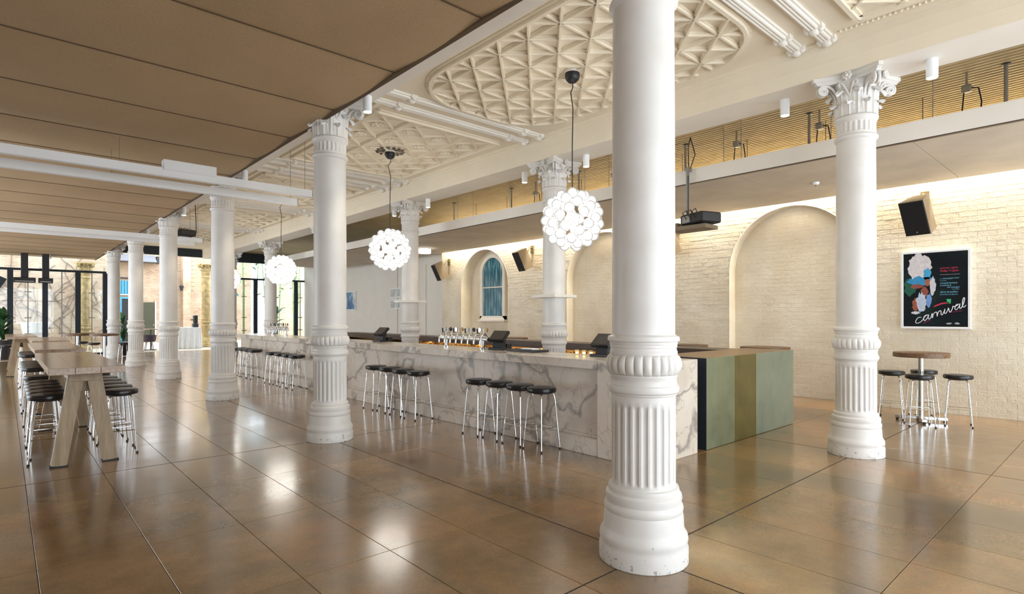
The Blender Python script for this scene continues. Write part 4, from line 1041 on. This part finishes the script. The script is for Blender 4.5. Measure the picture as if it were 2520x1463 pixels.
# ================================================================== COURTYARD BEYOND THE END WALL
struct(MB().box(-9, YE + .06, -.1, 26, 52, -.01).build('ground_courtyard', M['paving']), 'pale paved courtyard beyond the hall')
struct(MB().box(-9, 35.0, 0, 4.3, 35.4, 7.5).build('wall_courtyard_left', M['outbrick']), 'sunlit pale brick courtyard wall behind the left glass screen')
struct(MB().box(4.3, 42.0, 0, 13, 42.4, 6.2).build('wall_courtyard_end', M['outbrick']), 'pale brick courtyard wall seen through the open nave')
struct(MB().box(13, 37.5, 0, 26, 37.9, 6.5).build('wall_courtyard_right', M['outbrick']), 'pale courtyard wall behind the bamboo')
struct(MB().box(4.1, 35.4, 0, 4.4, 42, 6.2).build('wall_courtyard_side', M['outbrick']), 'short return of the courtyard wall')
struct(MB().box(8.6, 41.2, 0, 9.1, 42.0, 6.2).build('wall_courtyard_pier', M['outbrick']), 'brick pier on the courtyard end wall')
d = thing('door_1', None, None, (6.75, 42.0, 0)); struct(d, 'dark olive door in the courtyard end wall')
MB().box(-.45, -.06, 0, .42, 0, 2.5).build('leaf', M['doorgreen'], d); MB().box(-.52, -.08, 0, -.45, 0, 2.58).build('jamb', M['white'], d); MB().box(.42, -.08, 0, .49, 0, 2.58).build('jamb', M['white'], d); MB().box(.32, -.1, 1.0, .36, -.06, 1.12).build('handle', M['steel'], d)
w = struct(thing('window_4', None, None, (5.55, 41.95, 3.4)), 'bright blue window in the courtyard end wall')
MB().box(-.32, -.04, -.42, .32, .02, .42).build('pane', M['bluepaint'], w); MB().box(-.4, -.06, .55, .4, .02, .62).build('head', M['darksteel'], w); MB().box(-.38, -.06, -.48, .38, .02, -.42).build('sill', M['white'], w)
for k in range(5): MB().box(-.3 + .15 * k - .01, -.05, -.42, -.3 + .15 * k + .01, -.04, .42).build('bar', M['darksteel'], w)
for k, (x, y, z) in enumerate(((8.5, 41.15, 3.25), (9.25, 41.95, 3.3), (9.95, 41.95, 3.25))):
    t = thing('wall_lantern', 'small black lantern on the courtyard wall, %s from the left' % ORD[k], 'lantern', (x, y, z), 0, 'courtyard lanterns')
    MB().lathe([(.06, 0), (.13, .28), (.15, .3), (.04, .4)], 8).build('body', M['black'], t); MB().box(-.03, 0, .1, .03, .12, .16).build('arm', M['black'], t)
t = thing('security_camera', 'black camera high on the courtyard wall', 'light', at_y(388, 640, 41.9)); MB().bbox(-.1, -.2, -.25, .1, .1, .2, .02).build('body', M['black'], t); MB().box(-.03, .05, -.05, .03, .15, .05).build('arm', M['black'], t)  # small black camera on an arm, gives no light
CP2 = column_meshes(M['aged'])
make_column(2.85, 33.0, 'weathered gold stone column standing outside behind the left glass screen', CP2, 'weathered_column', 'weathered columns in the courtyard', -.25)
make_column(7.95, 33.0, 'weathered stone column on the courtyard side of the third white column', CP2, 'weathered_column', 'weathered columns in the courtyard', 0)
# radiant heaters under the aisle ceiling
for k, (x, w_) in enumerate(((.62, .34), (1.27, .23))):
    t = thing('radiant_heater', 'black radiant heater hung before the glass screen, %s of two' % ('left' if k == 0 else 'right'), 'heater', (x, 29.6, 3.05), 0, 'radiant heaters')
    MB().bbox(-w_, -.12, -.1, w_, .12, .1, .01).build('body', M['black'], t); MB().bbox(-.11, -.08, .1, .11, .08, 1.06, .01).build('drop', M['black'], t); MB().box(-w_ + .05, -.125, -.07, w_ - .05, -.12, -.03).build('element', M['steel'], t)
# furniture in the courtyard
c = thing('clothed_counter', 'counter under a white cloth in the courtyard opening', 'counter', (6.95, 32.2, 0))
b = MB(); n = 60; ring = []
for zi, z in enumerate((1.05, .7, .35, 0.0)):
    for k in range(n):
        a = 2 * pi * k / n; sx_ = max(-1, min(1, 1.5 * cos(a))); sy_ = max(-1, min(1, 1.5 * sin(a))); wv = 1 + .05 * zi * sin(k * 1.9)
        b.v.append((.5 * sx_ * wv, .35 * sy_ * wv, z))
for zi in range(3):
    for k in range(n): b.f.append([zi * n + k, zi * n + (k + 1) % n, (zi + 1) * n + (k + 1) % n, (zi + 1) * n + k]); b.m.append(0)
b.f.append(list(range(n))); b.m.append(0); b.build('cloth', M['cloth'], c, 60)
t = thing('coffee_machine', 'black machine standing on the white clothed counter', 'machine', (7.28, 32.25, 1.05))
MB().bbox(-.12, -.15, 0, .12, .15, .2, .02).build('body', M['black'], t); MB().bbox(-.09, -.12, .2, .1, .12, .62, .03).build('tower', M['black'], t); MB().box(-.22, -.04, .36, -.09, .04, .4).build('spout', M['black'], t)
t = thing('tub_chair', 'dark purple padded tub chair in the courtyard opening', 'chair', (5.05, 30.9, 0))
MB().lathe([(.2, .42), (.27, .46), (.30, .74), (.27, .74), (.24, .5), (0, .48)], 28, cap=False).build('shell', M['purple'], t, 50)
for k in range(4): a = pi / 4 + k * pi / 2; MB().tube([(.14 * cos(a), .14 * sin(a), .44), (.24 * cos(a), .24 * sin(a), 0)], .013, 8).build('leg', M['black'], t)
t = thing('cafe_table', 'pale topped table behind the purple tub chair', 'table', (5.25, 31.7, 0)); MB().lathe([(.4, .97), (.4, 1.01)], 32).build('top', M['oak'], t, 30); MB().lathe([(.03, .02), (.03, .97)], 14).build('leg', M['black'], t, 30); MB().lathe([(.25, 0), (.25, .02)], 24).build('foot', M['black'], t, 30)
t = thing('garden_tub', 'white garden tub with a leaning plank behind the glass screen', 'tub', (1.05, 33.0, 0), .3)
MB().lathe([(.0, .6), (.3, .62), (.42, .8), (.5, 1.3), (.54, 1.34), (.47, 1.34), (.40, .9), (0, .75)], 32, cap=False).build('bowl', M['cloth'], t, 50)
for k in range(4): a = pi / 4 + k * pi / 2; MB().tube([(.25 * cos(a), .25 * sin(a), .66), (.38 * cos(a), .38 * sin(a), 0)], .02, 8).build('leg', M['rail'], t)
b = MB(); b.bar((-.35, 0, 1.0), (-.72, 0, 2.15), .16, .04, up=(1, 0, 0)); b.build('plank', M['oakleg'], t)

# plants
def leaf_mesh(L, w, m):
    b = MB(); pts = []
    for j in range(7):
        t_ = j / 6; ww = w * sin(pi * min(1, .08 + t_ * .92)) ** .8; z = .25 * L * sin(t_ * 2.2); x = L * t_
        pts.append([(x, -ww, z), (x, 0, z - .02 * L), (x, ww, z)])
    vs = [p for r in pts for p in r]; fs = []
    for j in range(6):
        for i in range(2): fs.append((j * 3 + i, j * 3 + i + 1, j * 3 + 4 + i, j * 3 + 3 + i))
    return b.add(vs, fs).mesh('leaf', m, 70)
lf1, lf2 = leaf_mesh(.34, .06, M['leaf']), leaf_mesh(.5, .1, M['leaf2'])
def plant(x, y, h, n, pr, ph_, label, me=lf1, sd=1):
    r = random.Random(sd); t = thing('potted_plant', label, 'plant', (x, y, 0), 0, 'leafy plants')
    MB().lathe([(pr * .7, 0), (pr, ph_), (pr * .88, ph_), (pr * .85, ph_ - .05), (0, ph_ - .05)], 24, cap=False).build('pot', M['pot'], t, 40)
    stm = MB()
    for k in range(5):
        a = k * 1.26; stm.tube([(0, 0, ph_ - .05), (.05 * cos(a), .05 * sin(a), ph_ + h * .5), (.1 * cos(a), .1 * sin(a), ph_ + h * .9)], .009, 5)
    stm.build('stem', M['leaf2'], t)
    for k in range(n):
        o = link(me, 'leaf', t, (.05 * r.uniform(-1, 1), .05 * r.uniform(-1, 1), ph_ + h * (k + .5) / n)); o.rotation_euler = (r.uniform(-.3, .3), r.uniform(-1.0, .1), r.uniform(0, 6.28))
    return t
plant(3.52, 26.9, 1.0, 26, .2, .55, 'potted leafy plant between the two farthest front columns')
plant(-.05, 28.6, .9, 24, .25, .7, 'leafy green plant at the left edge before the glass screen', lf2, 2)
plant(11.1, 31.6, 1.6, 30, .3, .5, 'tall broad leaved plant outside the right glass screen', lf2, 3)
plant(14.6, 31.4, 1.7, 26, .3, .6, 'broad leaved plant at the right edge of the glass screen', lf2, 4)
r = random.Random(11)
for k in range(9):
    x = 9.9 + .52 * k + r.uniform(-.1, .1); y = 32.4 + r.uniform(0, 1.6); t = thing('bamboo_cane', '%s bamboo cane from the left outside the right glass screen' % (ORD[k] if k < 12 else ['thirteenth', 'fourteenth', 'fifteenth', 'sixteenth'][k - 12]), 'bamboo', (x, y, 0), 0, 'bamboo outside the glass')
    H = r.uniform(4.6, 6.2); dx = r.uniform(-.3, .3); MB().tube([(dx * (z / 9) ** 2, 0, H * z / 9) for z in range(10)], .03, 7).build('cane', M['bamboo'], t, 60)
    for q in range(14):
        o = link(lf1, 'leaf', t, (0, 0, H * (.45 + .55 * q / 14))); o.rotation_euler = (r.uniform(-.5, .5), r.uniform(-.5, .9), r.uniform(0, 6.28))
vn = MB()
for k in range(46):
    x = r.uniform(-2.5, 4.1); z = r.uniform(0, 2.5); pts = [(x, 34.97, z)]; a = r.uniform(.6, 2.5)
    for q in range(9): a += r.uniform(-.5, .5); x += .28 * cos(a); z += .28 * abs(sin(a)); pts.append((min(x, 4.2), 34.97, z))
    vn.tube(pts, .014, 4)
setp(vn.build('climbing_vine', M['vine']), 'bare climbing vine spread over the left courtyard brick wall', 'vine', None, 'stuff')
sh = thing('parasol', 'folded blue green garden parasol outside the right glass screen', 'parasol', (9.35, 33.6, 0))
MB().tube([(0, 0, 0), (0, 0, 3.4)], .025, 8).build('pole', M['darksteel'], sh); MB().lathe([(.42, 2.75), (.3, 2.95), (.03, 3.4)], 10).build('canopy', plain('teal_canvas', srgb(44, 96, 112), .8), sh, 20); MB().lathe([(.3, 0), (.3, .06)], 20).build('foot', M['pot'], sh, 30)

d = thing('door_2', None, None, at_y(305, 780, 41.9)); d.location.z = 0; struct(d, 'blue framed dark doorway beside the potted plant')
MB().box(-.12, -.05, 0, .35, 0, 2.7).build('opening', M['black'], d); MB().box(-.3, -.1, 0, -.12, 0, 2.8).build('jamb', M['bluepaint'], d); MB().box(-.12, -.1, 2.7, .35, 0, 2.8).build('head', M['bluepaint'], d)
p = at_y(372, 643, 41.4); t = thing('awning', 'grey slate awning high on the courtyard end wall', 'awning', (p.x - .3, 41.45, p.z))
MB().prism([(-.5, -.1), (.5, -.1), (.5, .35), (.4, .4)], -1.6, .55, lambda a, b, c: (c, a, b)).build('slates', plain('slate', srgb(96, 98, 104), .8), t)
p = at_y(497, 665, 36.5); t = thing('timber_screen', 'pale timber boarded screen behind the weathered column', 'screen', (p.x, 36.5, 0))
for k in range(12): MB().bbox(-.55, -.03, 3.1 + .24 * k, .5, .03, 3.32 + .24 * k, .006).build('board', M['oakleg'], t)
for x in (-.5, .45): MB().box(x - .04, .03, 0, x + .04, .11, 5.95).build('post', M['oakleg'], t)
t = thing('sprinkler_head', 'small sprinkler head under the far end of the board ceiling', 'sprinkler', (1.4, 29.2, 4.1))
MB().lathe([(.02, -.16), (.02, 0)], 10).build('stem', M['steel'], t); MB().lathe([(.05, -.18), (.05, -.165)], 14).build('deflector', M['steel'], t)
p = at_y(2, 695, 28.5); t = thing('hung_box', 'tilted dark box at the left edge before the glass screen', 'screen', (p.x - .12, 28.5, p.z))
MB().tbox(Matrix.Rotation(.5, 4, 'Y'), .4, .08, .5).build('panel', M['darksteel'], t); MB().tube([(0, .04, .1), (-.05, .06, 4.1 - p.z)], .02, 8).build('drop_pole', M['black'], t)  # plain tilted dark box hung from a pole
